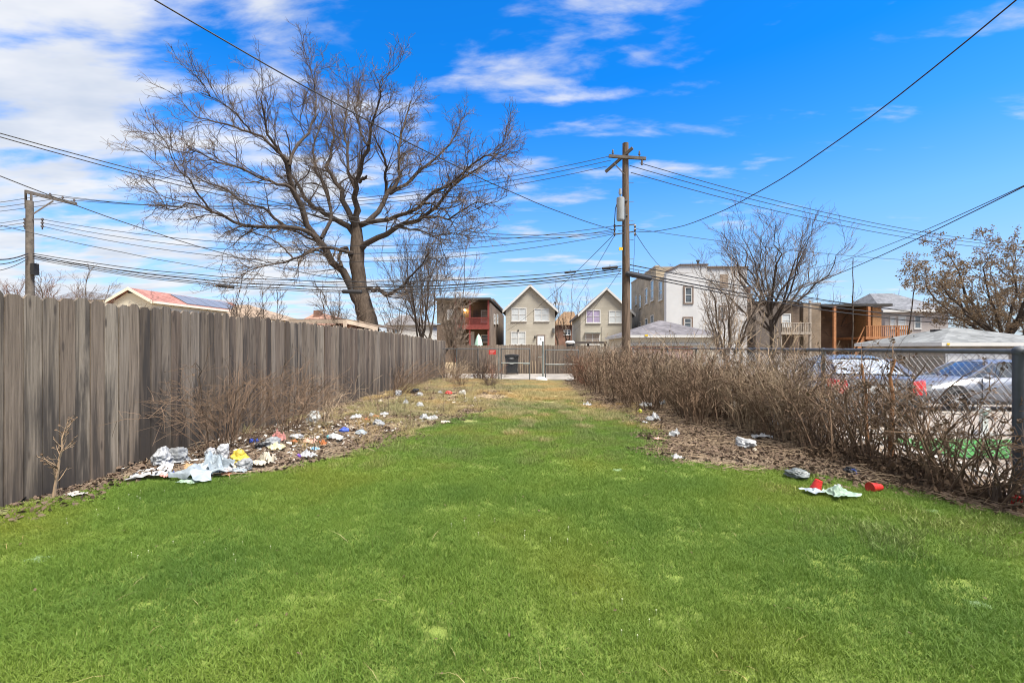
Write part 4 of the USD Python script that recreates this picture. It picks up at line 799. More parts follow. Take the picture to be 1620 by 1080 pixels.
# telephone bundle
cabs = [(PY(983, 421, PYY - .26), PY(52, 401, PYY - .2), 1.05, 0.020), (PY(983, 425, PYY - .26), PY(52, 404, PYY - .2), 1.20, 0.028), (PY(983, 428, PYY - .26), PY(52, 406, PYY - .2), 1.28, 0.024), (PY(983, 433, PYY - .26), PY(52, 409, PYY - .2), 1.25, 0.018), (PY(983, 437, PYY - .26), PY(52, 408, PYY - .2), 0.85, 0.010)]
cl = ('topmost thin', 'thickest', 'second thick', 'lower', 'loose lowest')
cpts = [wire('telephone_cable', f'{cl[i]} black telephone cable of the bundle sagging between the two poles', a, b, s, r, 'telephone bundle along the alley', 'cable', 0.02) for i, (a, b, s, r) in enumerate(cabs)]
def splice(label, c, d, L, r):
    c, d = np.array(c), norm(np.array(d)); t = Thing('splice_case', label, 'splice case', c, 'black splice cases on the cables')
    t.part('body', MB().tube([c - d * L / 2, c - d * L * .47, c - d * L * .44, c + d * L * .44, c + d * L * .47, c + d * L / 2], [r * .3, r * .85, r, r, r * .85, r * .3], 12), rubber, smooth=40)
    t.part('hanger', MB().bar(c + [0, 0, r * .9], c + [0, 0, r * 2.1], 0.03, 0.03, (0, 1, 0)), galv)
def at_px(pts, px):
    u = []
    for p in pts:
        dx = p - np.array([0, 0, EYE]); xc = dx[0] * CT + dx[1] * ST; d = -dx[0] * ST + dx[1] * CT; u.append(CX + FPX * xc / d)
    i = int(np.argmin(np.abs(np.array(u) - px))); j = min(i + 1, len(pts) - 1)
    o = np.argsort(u); return np.array([np.interp(px, np.array(u)[o], pts[o, k]) for k in range(3)]), pts[j] - pts[j - 1]
for px, lab, L, r in ((356, 'black splice case hanging on the cables left of the big tree', 0.95, 0.085), (557, 'black splice case in front of the big tree trunk', 1.0, 0.10), (902, 'slim black splice case on the upper cable above the gap between the beige houses', 0.55, 0.05), (965, 'slim black splice case on the upper cable just left of the tall pole', 0.75, 0.07)):
    c, d = at_px(cpts[0] if px > 800 else cpts[2], px); splice(lab, c - [0, 0, 0.02 if px > 800 else 0.07], d, L, r)
rb = [(PY(997, 419, PYY - .2), P(1700, 510, 40), .7, .026), (PY(997, 430, PYY - .2), P(1700, 503, 40), 1.0, .034), (PY(997, 434, PYY - .2), P(1700, 512, 40), 1.0, .03), (PY(997, 425, PYY - .2), P(1700, 496, 40), 0.9, .014)]
for i, (a, b, s, r) in enumerate(rb):
    rp = wire('telephone_cable', ('upper', 'thick middle', 'thick lower', 'thin top')[i] + ' black telephone cable running right from the tall pole past the white building', a, b, s, r, 'telephone bundle along the alley', 'cable', 0.015)
    if i == 2:
        c, d = at_px(rp, 1010); splice('large black splice case on the right side of the tall pole', c, d, 1.5, 0.12)
for i, (px0, a0_, a1_) in enumerate(((52, 401, 396), (52, 405, 408), (52, 409, 425))):
    wire('telephone_cable', ('upper', 'middle', 'drooping lower')[i] + ' black telephone cable leaving the left pole to the left', PY(44, a0_, PYY - .2), PY(-60, a1_, PYY - 4), 0.35, (.03, .022, .016)[i], 'telephone bundle along the alley', 'cable')
drops = [('long black service wire sweeping down across the sky from top left to the tall pole', PY(972, 364, PYY - .1), P(110, -80, 7.5), 0.55, .015),
         ('long black service wire climbing steeply from the tall pole to the top right', PY(1005, 366, PYY - .1), P(1690, -70, 6.6), 1.15, .014),
         ('upper of the paired service wires crossing the left sky into the big tree', PY(972, 366, PYY - .1), P(-120, 176, 9), 1.0, .012),
         ('lower of the paired service wires crossing the left sky into the big tree', PY(972, 368, PYY - .1), P(-120, 181, 9), 1.08, .012),
         ('service wire passing the tip of the left pole arm down to the telephone bundle', PY(640, 452, PYY), P(-60, 254, 12), .7, .015),
         ('thin service wire low on the left, crossing behind the left pole', PY(560, 450, PYY), P(-60, 342, 13), .35, .011),
         ('upper of two service wires coming from the right to the bare tree', P(1230, 428, 47), P(1720, 246, 11), .9, .014),
         ('lower of two service wires coming from the right to the bare tree', P(1110, 486, 47), P(1720, 244, 11), 1.2, .017),
         ('service wire from the rack down to the first beige house', PY(972, 370, PYY - .1), PY(800, 524, 57), .4, .014),
         ('service wire from the rack towards the gap between the beige houses', PY(973, 371, PYY - .1), PY(893, 500, 82), .3, .014),
         ('service wire from the telephone bundle to the second beige house', PY(980, 430, PYY - .2), PY(905, 526, 60), .3, .011),
         ('service wire from the rack to the white building', PY(1006, 370, PYY - .1), PY(1056, 428, 46), .35, .015),
         ('guy wire running straight down beside the tall pole', PY(1004.5, 375, PYY - .1), PY(1002, 430, PYY - .1), 0, .008)]
for lab, a, b, s, r in drops: wire('service_wire', lab, a, b, s, r, None, 'wire', 0.008)

# ---------------------------------------------------------------- trees
bark = M('grey_brown_bark', (0.080, 0.062, 0.049), 0.95, 0.45, 3.0, 0.1, 0.7, 8, stretch=(4, 4, 1), bscale=9)
bark_dark = M('dark_bark', (0.054, 0.043, 0.036), 0.95, 0.4, 3.0, 0.1, 0.6, 8, stretch=(4, 4, 1), bscale=9)
twig = M('twig_bark', (0.120, 0.093, 0.074), 0.9, 0.3, 2.0, 0.1)
twig_pale = M('pale_twig_bark', (0.200, 0.160, 0.128), 0.9, 0.3, 2.0, 0.1)
twig_red = M('reddish_twig_bark', (0.150, 0.088, 0.065), 0.9, 0.35, 2.0, 0.1)
def resample(p, r, n):
    p = np.array(p, float); s = np.concatenate([[0], np.cumsum(np.linalg.norm(np.diff(p, axis=0), axis=1))]); q = np.linspace(0, s[-1], n)
    # smooth through the points
    from scipy.interpolate import PchipInterpolator
    return np.stack([PchipInterpolator(s, p[:, k])(q) for k in range(3)], 1), np.interp(q, s, r)
def sprout(parents, rng, spacing, length, r_frac, angle, up, outward=None, start=0.25, npt=5, rmin=0.006, bend=0.25, taper=0.45):
    """children along each parent polyline"""
    out = []
    for p, r in parents:
        seg = np.linalg.norm(np.diff(p, axis=0), axis=1); L = seg.sum(); s = np.concatenate([[0], np.cumsum(seg)])
        k = max(1, int(L * (1 - start) / spacing + rng.random()))
        qs = start * L + (1 - start) * L * (np.arange(k) + rng.random(k)) / k
        for qd in qs:
            c = np.array([np.interp(qd, s, p[:, j]) for j in range(3)]); i = min(int(np.searchsorted(s, qd)), len(p) - 1); i = max(i, 1)
            t = norm(p[i] - p[i - 1]); a = math.radians(rng.uniform(*angle)); v = rng.normal(size=3); v = norm(v - t * np.dot(v, t))
            d = norm(t * math.cos(a) + v * math.sin(a) + np.array([0, 0, up]))
            if outward is not None: o = c - outward; o[2] *= 0.6; d = norm(d + 0.35 * norm(o))
            l = rng.uniform(*length) * (1.0 - taper * qd / L); rr = max(min(np.interp(qd, s, r) * r_frac, 0.03 * l), rmin)
            pts = [c]; dd = d
            for _ in range(npt - 1):
                dd = norm(dd + bend * rng.normal(size=3) * 0.6 + np.array([0, 0, up * 0.25])); pts.append(pts[-1] + dd * l / (npt - 1))
            out.append((np.array(pts), np.linspace(rr, max(rr * 0.35, rmin * 0.7), npt)))
    return out
# --- the big tree, limbs measured one by one
TD = 27.0
def limb(pts, dz0, dz1, rng, n=16, wobble=.55):
    """pts: (enlargement x, y, radius); the limb leans from distance dz0 to dz1 off the trunk's own distance"""
    k = len(pts); ds = TD + np.linspace(dz0, dz1, k)
    w = [P(220 + x / 2.25, 80 + y / 2.25, d) for (x, y, r), d in zip(pts, ds)]; rr = [r / 2.25 / FPX * d * 0.62 for (x, y, r), d in zip(pts, ds)]
    p, r = resample(w, rr, n); wob = rng.normal(size=p.shape) * r[:, None] * wobble; wob[0] = 0
    return p + wob, r
rng = np.random.default_rng(5)
trunk = [(832, 1075, 44), (820, 985, 39), (803, 920, 35), (786, 850, 33), (779, 760, 29), (775, 700, 27), (773, 655, 24), (774, 615, 19), (772, 585, 12), (771, 560, 4)]
LIMBS = [
 ([(800, 925, 24), (745, 815, 22), (690, 735, 20), (640, 670, 19), (600, 610, 17), (575, 550, 16), (550, 500, 15), (538, 440, 13), (530, 390, 11), (500, 360, 9), (470, 320, 7), (450, 270, 6), (440, 220, 5), (432, 170, 3)], 0, -4),
 ([(640, 672, 14), (590, 640, 12), (530, 625, 11), (460, 625, 10), (385, 628, 9), (330, 605, 8), (270, 575, 7), (215, 550, 6), (165, 540, 4), (130, 572, 2.5), (60, 545, 2)], -1, -6),
 ([(260, 570, 6), (225, 530, 5), (197, 490, 5), (180, 460, 4.5), (145, 430, 4), (128, 405, 3), (105, 345, 2)], -5, -7),
 ([(525, 630, 9), (480, 592, 8), (440, 562, 7), (380, 545, 6), (300, 490, 5), (240, 470, 3.5), (185, 430, 2)], -2, -1),
 ([(552, 505, 11), (520, 482, 9), (450, 465, 8), (400, 430, 7), (340, 410, 6), (280, 400, 4.5), (230, 370, 3.5), (170, 345, 2)], -3, -7),
 ([(532, 395, 9), (490, 360, 8), (440, 310, 7), (390, 290, 6), (330, 270, 5), (260, 250, 3.5), (195, 235, 2)], -3, -2),
 ([(400, 295, 5), (360, 240, 4), (300, 190, 3), (220, 150, 2)], -3, -5),
 ([(535, 410, 9), (560, 340, 8), (600, 300, 6.5), (625, 240, 5.5), (630, 170, 4), (620, 110, 3), (612, 62, 2)], -3, 1),
 ([(772, 660, 20), (735, 625, 17), (690, 600, 14), (640, 570, 12), (600, 535, 10), (560, 470, 8), (525, 440, 6)], 0, 3),
 ([(648, 668, 11), (672, 620, 10), (688, 603, 9), (672, 540, 9), (655, 480, 8), (630, 430, 7), (620, 350, 5), (640, 280, 4), (675, 210, 2.5)], -1, 3),
 ([(770, 650, 19), (745, 560, 16), (725, 500, 13), (690, 450, 11), (672, 400, 9), (690, 330, 7), (695, 270, 6), (680, 220, 4), (690, 150, 2.5)], 0, 5),
 ([(775, 640, 20), (770, 560, 17), (768, 480, 14), (800, 400, 11), (822, 320, 9), (828, 260, 7), (850, 200, 5.5), (860, 140, 4), (835, 78, 2)], 0, -3),
 ([(768, 490, 9), (742, 410, 8), (745, 350, 7), (728, 280, 5.5), (740, 200, 4), (745, 125, 2)], 0, 4),
 ([(815, 340, 7), (782, 270, 6), (775, 200, 4.5), (790, 120, 2.5)], -2, 1),
 ([(780, 625, 17), (850, 575, 14), (890, 510, 12), (930, 450, 10), (925, 380, 8), (930, 300, 6.5), (950, 240, 5), (965, 180, 3)], 0, 5),
 ([(893, 510, 10), (960, 470, 8.5), (1010, 420, 7.5), (1060, 380, 6), (1110, 330, 5), (1130, 290, 4), (1155, 235, 2)], 3, 6),
 ([(872, 540, 9), (876, 440, 8), (870, 380, 6.5), (850, 335, 5), (838, 300, 3)], 2, -1),
 ([(780, 620, 15), (850, 600, 13), (920, 595, 11), (990, 560, 10), (1050, 500, 9), (1100, 480, 7.5), (1150, 440, 6), (1200, 400, 5), (1250, 370, 3.5), (1305, 375, 2)], 0, -5),
 ([(785, 712, 19), (830, 680, 16), (880, 655, 15), (940, 625, 13), (1000, 600, 11), (1050, 560, 10), (1090, 520, 8), (1130, 470, 7), (1190, 430, 5.5), (1240, 400, 4), (1285, 350, 2)], 0, -3),
 ([(1000, 600, 7), (1050, 590, 6), (1100, 600, 5), (1150, 570, 4), (1200, 540, 3), (1250, 555, 2)], -2, -5),
 ([(930, 630, 7), (1000, 640, 5), (1060, 660, 4), (1120, 650, 3), (1180, 670, 2)], -1, -5),
 ([(770, 745, 12), (740, 715, 11), (700, 705, 10), (640, 705, 9), (590, 725, 7), (545, 745, 6), (480, 760, 5), (430, 770, 4), (360, 800, 2)], 0, -6),
 ([(548, 742, 5), (500, 690, 4.5), (450, 660, 3.5), (350, 640, 2)], -4, -3),
 ([(800, 850, 13), (840, 848, 12), (880, 870, 10), (930, 850, 8), (960, 810, 6), (1000, 770, 4), (1030, 720, 2.5)], 0, -3),
 ([(785, 470, 8), (800, 455, 8), (812, 445, 3)], 0, -1),
 ([(722, 770, 10), (715, 720, 9), (735, 700, 9), (752, 745, 6)], -1, -0.5),
]
tb = P(220 + 832 / 2.25, 560, TD)
big = Thing('bare_tree', 'big spreading leafless tree with a thick leaning trunk behind the board fence', 'tree', (tb[0], tb[1], -0.2))
tp, trr = limb(trunk, 0, 0, np.random.default_rng(1), 14, .07); trr = trr * 1.36 * (1 + 0.06 * rng.normal(size=len(trr)))
tv, tf = tubes([(np.vstack([[tp[0] + [0.1, 0, -1.5]], tp]), np.concatenate([[trr[0] * 1.15], trr]))], 18)
tv = tv + (0.08 * (meshkit.fbm(tv * [2.5, 2.5, 0.5], 3, 3) - 0.5))[:, None] * norm(np.array([1, 1, 0]))
big.part('trunk', (tv, tf), bark, smooth=True)
L0 = [limb(p, a, b, rng) for p, a, b in LIMBS]
for p, r in L0: big.part('limb', tubes([(p, r)], 9), bark if r[0] > 0.25 else bark_dark, smooth=True)
ctr = P(220 + 775 / 2.25, 80 + 620 / 2.25, TD)
S_ = sprout(L0[:24], rng, 1.05, (1.9, 3.9), 0.45, (24, 58), 0.10, ctr, 0.24, 8, 0.02, 0.34, 0.5)
S_ = [(p, np.minimum(r, np.linspace(.075, .02, len(r)))) for p, r in S_]
A = sprout(L0[:24] + S_, rng, 0.42, (1.0, 2.3), 0.42, (28, 65), 0.10, ctr, 0.15, 6, 0.013, 0.38, 0.4)
A = [(p, np.minimum(r, np.linspace(.038, .012, len(r)))) for p, r in A]
B = sprout(A, rng, 0.21, (0.5, 1.15), 0.5, (28, 65), 0.12, ctr, 0.10, 4, 0.0092, 0.36)
B = [(p, np.minimum(r, .015)) for p, r in B]
C = sprout(B, rng, 0.145, (0.22, 0.6), 0.65, (25, 70), 0.12, None, 0.10, 3, 0.0076, 0.3)
A = S_ + A
big.part('branches', tubes(S_, 6), bark_dark, smooth=True, kind='stuff')
A = A[len(S_):]
big.part('branches', tubes(A, 5), bark_dark, smooth=True, kind='stuff')
big.part('crown', tubes(B + C, 3), twig, kind='stuff')
# --- other bare trees: a few leaders, then three generations of branches
def bare_tree(name, label, base, H, W, r0, seed, leaders=5, trunk_h=0.3, up=0.3, lean=(0, 0), dens=1.0, mat=bark_dark, tw=twig, group=None, fine=1.0, leaves=None, cat='tree', stems=1):
    rg = np.random.default_rng(seed); t = Thing(name, label, cat, base, group); base = np.array(base, float)
    heads, paths = [], []
    for s in range(stems):
        d = norm(np.array([lean[0] + (rg.normal() * 0.28 if stems > 1 else 0), lean[1] + (rg.normal() * 0.2 if stems > 1 else 0), 1.0])); h = H * trunk_h * rg.uniform(0.8, 1.15)
        b = base + (np.array([rg.normal(), rg.normal(), 0]) * 0.25 if stems > 1 else 0)
        q = np.linspace(0, 1, 7); p = b + d * (h * q)[:, None] + rg.normal(size=(7, 3)) * 0.015 * h * (q[:, None]) * [1, 1, 0]; p[0, 2] -= 0.4
        r = 0.72 * r0 * (1.15 - 0.4 * q) / (1 if stems == 1 else 1.3); t.part('trunk', tubes([(p, r)], 10), mat, smooth=True); heads.append((p, r))
    mains = []
    for p, r in heads:
        nl = max(2, int(leaders / stems + 0.5))
        for i in range(nl):
            a = 2 * math.pi * (i + rg.uniform(-.3, .3)) / nl; spread = rg.uniform(0.35, 1.0) if i else 0.12
            st = p[-1 - (i % 3)] if i else p[-1]; n = 9
            e = np.array([math.cos(a) * W / 2 * spread, math.sin(a) * W / 2 * spread, (H - (st[2] - base[2])) * rg.uniform(0.72, 1.0) * math.sqrt(max(0.1, 1 - (0.75 * spread) ** 2))])
            q = np.linspace(0, 1, n)[:, None]; pp = st + e * q + np.array([e[0], e[1], 0]) * (0.35 * q * (1 - q)) + rg.normal(size=(n, 3)) * 0.018 * H * q
            mains.append((pp, r[-1] * rg.uniform(.42, .66) * (1 - np.linspace(0, 1, n)) ** 1.2 + 0.014 * fine))
    t.part('limbs', tubes(mains, 7), mat, smooth=True, kind='stuff')
    c = base + [0, 0, H * trunk_h]; u = H / 10
    A = sprout(mains, rg, 0.42 * u / dens, (1.4 * u, 3.0 * u), 0.45, (25, 55), up * 0.5, c, 0.12, 6, 0.011 * fine, 0.3); A = [(p, np.minimum(r, np.linspace(.04, .011, len(r)) * fine)) for p, r in A]
    B = sprout(A, rg, 0.30 * u / dens, (0.7 * u, 1.5 * u), 0.55, (22, 55), up * 0.5, c, 0.1, 4, 0.0085 * fine, 0.3); B = [(p, np.minimum(r, .013 * fine)) for p, r in B]
    C = sprout(B, rg, 0.26 * u / dens, (0.35 * u, 0.8 * u), 0.7, (20, 55), up * 0.5, None, 0.15, 3, 0.007 * fine, 0.3)
    t.part('crown', tubes(A + B + C, 3), tw, kind='stuff')
    if leaves:
        e = np.array([p[-1] for p, r in (B + C)]); e = e[rg.random(len(e)) < leaves[0]]; k = leaves[1]
        keep = meshkit.fbm(e * 0.9, 2, seed) > leaves[3]; e = e[keep]
        cc = np.repeat(e, k, 0) + rg.normal(size=(len(e) * k, 3)) * leaves[2] * 1.6; uu = rdir(rg, len(cc)); vv = np.cross(uu, rdir(rg, len(cc))); vv /= np.maximum(np.linalg.norm(vv, axis=1, keepdims=True), .1)
        sz = leaves[2] * rg.uniform(.5, 1.2, (len(cc), 1)); t.part('dry_leaves', quads(cc, uu * sz, vv * sz * .6), M_island('dry_clinging_leaves', [(0, (0.17, 0.12, 0.075)), (0.5, (0.26, 0.19, 0.12)), (1, (0.34, 0.27, 0.19))], 0.8, 0.2, 0.25), kind='stuff')
    return t
def gb(px, Y): x = PY(px, 560, Y)[0]; return (x, Y, float(height(x, Y)) - 0.1)
bare_tree('bare_tree', 'smaller many-stemmed leafless tree just right of the big tree trunk', gb(655, 29), 9.6, 6.5, .19, 21, 9, .33, .35, (0.08, 0), 1.05, bark_dark, twig, stems=3)
bare_tree('bare_tree', 'slim leafless tree between the big trunk and the brick porch building', gb(690, 31), 9.6, 5.0, .15, 22, 6, .35, .4, (0.03, 0), 0.95, bark_dark, twig, stems=2)
bare_tree('bare_sapling', 'thin leaning sapling close left of the big tree trunk', gb(548, 25.5), 5.2, 5.4, .09, 23, 6, .25, .2, (-0.35, 0), 1.01, bark_dark, twig, stems=2)
bare_tree('bare_sapling', 'tall loose sapling behind the left fence near the splice case', gb(425, 24.5), 5.0, 3.8, .06, 24, 6, .3, .4, (-.1, 0), 0.81, bark, twig, stems=2)
bare_tree('bare_sapling', 'sparse sapling behind the left fence right of the red roofed house', gb(375, 25), 4.6, 2.6, .045, 25, 5, .3, .6, (0, 0), 0.68, bark, twig)
bare_tree('bare_tree', 'spreading small leafless tree behind the fence, right of the left pole', gb(128, 27), 6.3, 7.2, .12, 26, 8, .36, .15, (0, 0), 0.81, bark, twig)
bare_tree('bare_tree', 'reddish twiggy tree behind the left utility pole', gb(70, 30), 6.8, 6.0, .14, 27, 8, .3, .3, (0, 0), 1.01, bark, twig_red)
bare_tree('bare_tree', 'reddish twiggy tree at the left edge, over the nearest boards', gb(-12, 28), 5.8, 5.5, .12, 28, 7, .3, .3, (0, 0), 0.94, bark, twig_red)
bare_tree('bare_tree', 'bushy leafless tree rising against the right side of the first beige house', gb(886, 66), 11.5, 6, .22, 29, 8, .25, .7, (0, 0), .55, bark, twig_pale, stems=3, fine=1.5)
bare_tree('bare_tree', 'feathery leafless tree behind the left slope of the second beige house', gb(925, 74), 11.0, 6.0, .2, 30, 7, .3, .5, (0, 0), .5, bark, twig_red, fine=1.5)
bare_tree('bare_tree', 'leafless broad-crowned tree standing in front of the balcony building', gb(1222, 36), 12.2, 11.5, .27, 31, 17, .36, .35, (-0.02, 0), 0.98, bark_dark, twig, fine=1.15)
bare_tree('bare_tree', 'upright many-branched young tree in front of the white wall', gb(1151, 25.0), 6.4, 4.6, .19, 32, 12, .2, .6, (0, 0), .8, bark, twig_pale, fine=1.0)
bare_tree('dry_leaf_tree', 'wide tree still hung with dry brown leaves, behind the wide garage', gb(1592, 30), 9.6, 13.5, .38, 33, 13, .27, .2, (0.0, 0), .75, bark_dark, twig, leaves=(1.0, 15, 0.06, 0.28), fine=1.1)
bare_tree('dry_leaf_tree', 'second dry-leaved tree at the right edge, behind the silver car', gb(1700, 33), 9.4, 9, .3, 34, 9, .27, .25, (0, 0), .7, bark_dark, twig, leaves=(1.0, 13, 0.06, 0.30), fine=1.1)
bare_tree('bare_tree', 'low reddish thicket tree far behind the grey house roof', gb(1415, 75), 10.5, 8, .2, 35, 7, .3, .5, (0, 0), .55, bark, twig_red, fine=1.6)
bare_tree('bare_tree', 'leafless tree rising from the garage roofs behind the orange deck', gb(1312, 52), 9.0, 8, .2, 36, 7, .3, .4, (0, 0), .6, bark, twig, fine=1.3)
bare_tree('bare_sapling', 'pale twiggy sapling in front of the left half of the brick porch building', gb(716, 31), 5.2, 3.6, .07, 38, 9, .15, .5, (0, 0), .95, bark, twig_pale, stems=3)
bare_tree('bare_tree', 'wispy leafless tree behind the pale bungalow beyond the alley', gb(628, 60), 9.0, 9, .2, 37, 8, .3, .4, (0, 0), .6, bark, twig, fine=1.4)
for px, y0, lab in ((1349, 409, 'tall thin bare pole-like stem standing over the orange deck'), (1432, 429, 'leaning thin bare stem before the grey house')):
    a = PY(px, 560, 34); b = PY(px - (0 if px < 1400 else -18), y0, 34); n = 8; q = np.linspace(0, 1, n)[:, None]; r_ = np.random.default_rng(px)
    p = a + (b - a) * q + r_.normal(size=(n, 3)) * .03; t = Thing('pole_sapling', lab, 'sapling', a); t.part('stem', tubes([(p, np.linspace(.06, .025, n))], 6), bark, smooth=True)
    t.part('twigs', tubes(sprout([(p, np.linspace(.05, .02, n))], r_, .35, (.2, .7), .5, (20, 45), .4, None, .3, 4, .009), 3), twig, kind='stuff')
# far belts of trees and roofs closing the horizon
rg = np.random.default_rng(77); ps = []
for i in range(46):
    px = rg.uniform(-250, 1850); Y = rg.uniform(95, 150); b = PY(px, 560, Y); b[2] = -0.8; h = rg.uniform(6, 9.5)
    m = [(np.array([b + [rg.normal() * .6, 0, 0], b + [rg.normal() * .8, 0, h * .5], b + [rg.normal() * 2, rg.normal() * 2, h]]), np.array([.18, .12, .03])) for _ in range(4)]
    A = sprout(m, rg, .9, (1.5, 3.4), .5, (20, 50), .2, None, .15, 4, .03); ps += m + A + sprout(A, rg, .6, (.8, 1.8), .6, (20, 50), .2, None, .1, 3, .022)
solo('far_trees', tubes(ps, 3), twig, 'belt of leafless trees far behind the houses', 'trees', kind='stuff')

# ---------------------------------------------------------------- cars beyond the chain-link fence
silver = usdkit.material(stage, '/World/Looks/silver_car_paint', {'p': ('principled_bsdf', {'base_color': (0.15, 0.16, 0.185), 'metallic': 0.35, 'roughness': 0.32, 'coat_weight': 0.6})}, [], surface='p.BSDF')
grey_car = usdkit.material(stage, '/World/Looks/grey_car_paint', {'p': ('principled_bsdf', {'base_color': (0.07, 0.07, 0.075), 'metallic': 0.3, 'roughness': 0.35, 'coat_weight': 0.6})}, [], surface='p.BSDF')
car_glass = usdkit.material(stage, '/World/Looks/car_glass', {'p': ('principled_bsdf', {'base_color': (0.03, 0.035, 0.04), 'roughness': 0.04, 'specular_ior_level': 1.0, 'coat_weight': 0.5})}, [], surface='p.BSDF')
tyre_m = M('tyre_rubber', (0.02, 0.02, 0.021), 0.85, 0.2, 12.0)
alloy = M('alloy_wheel', (0.55, 0.56, 0.58), 0.3, 0.06, 5.0, 0.5, metallic=0.7)
red_lens = M('red_tail_lens', (0.55, 0.02, 0.025), 0.15, 0.1, 9.0, 0.7)
dark_trim = M('black_car_trim', (0.03, 0.03, 0.032), 0.6, 0.2, 8.0)
def loft(stations):
    """stations: (x, [(y, z) half section, top centre last first]) mirrored"""
    rings = []
    for x, sec in stations:
        s = [(x, y, z) for y, z in sec]; rings.append(s + [(x, -y, z) for y, z in sec[::-1]])
    n = len(rings[0]); V = np.array(rings).reshape(-1, 3); F = []
    for i in range(len(rings) - 1):
        for j in range(n): k = (j + 1) % n; F.append([i * n + j, (i + 1) * n + j, (i + 1) * n + k, i * n + k])
    T = [[0, j, j + 1] for j in range(1, n - 1)] + [[(len(rings) - 1) * n, (len(rings) - 1) * n + j + 1, (len(rings) - 1) * n + j] for j in range(1, n - 1)]
    F = np.array(F); return V, np.vstack([F[:, [0, 1, 2]], F[:, [0, 2, 3]], np.array(T)])
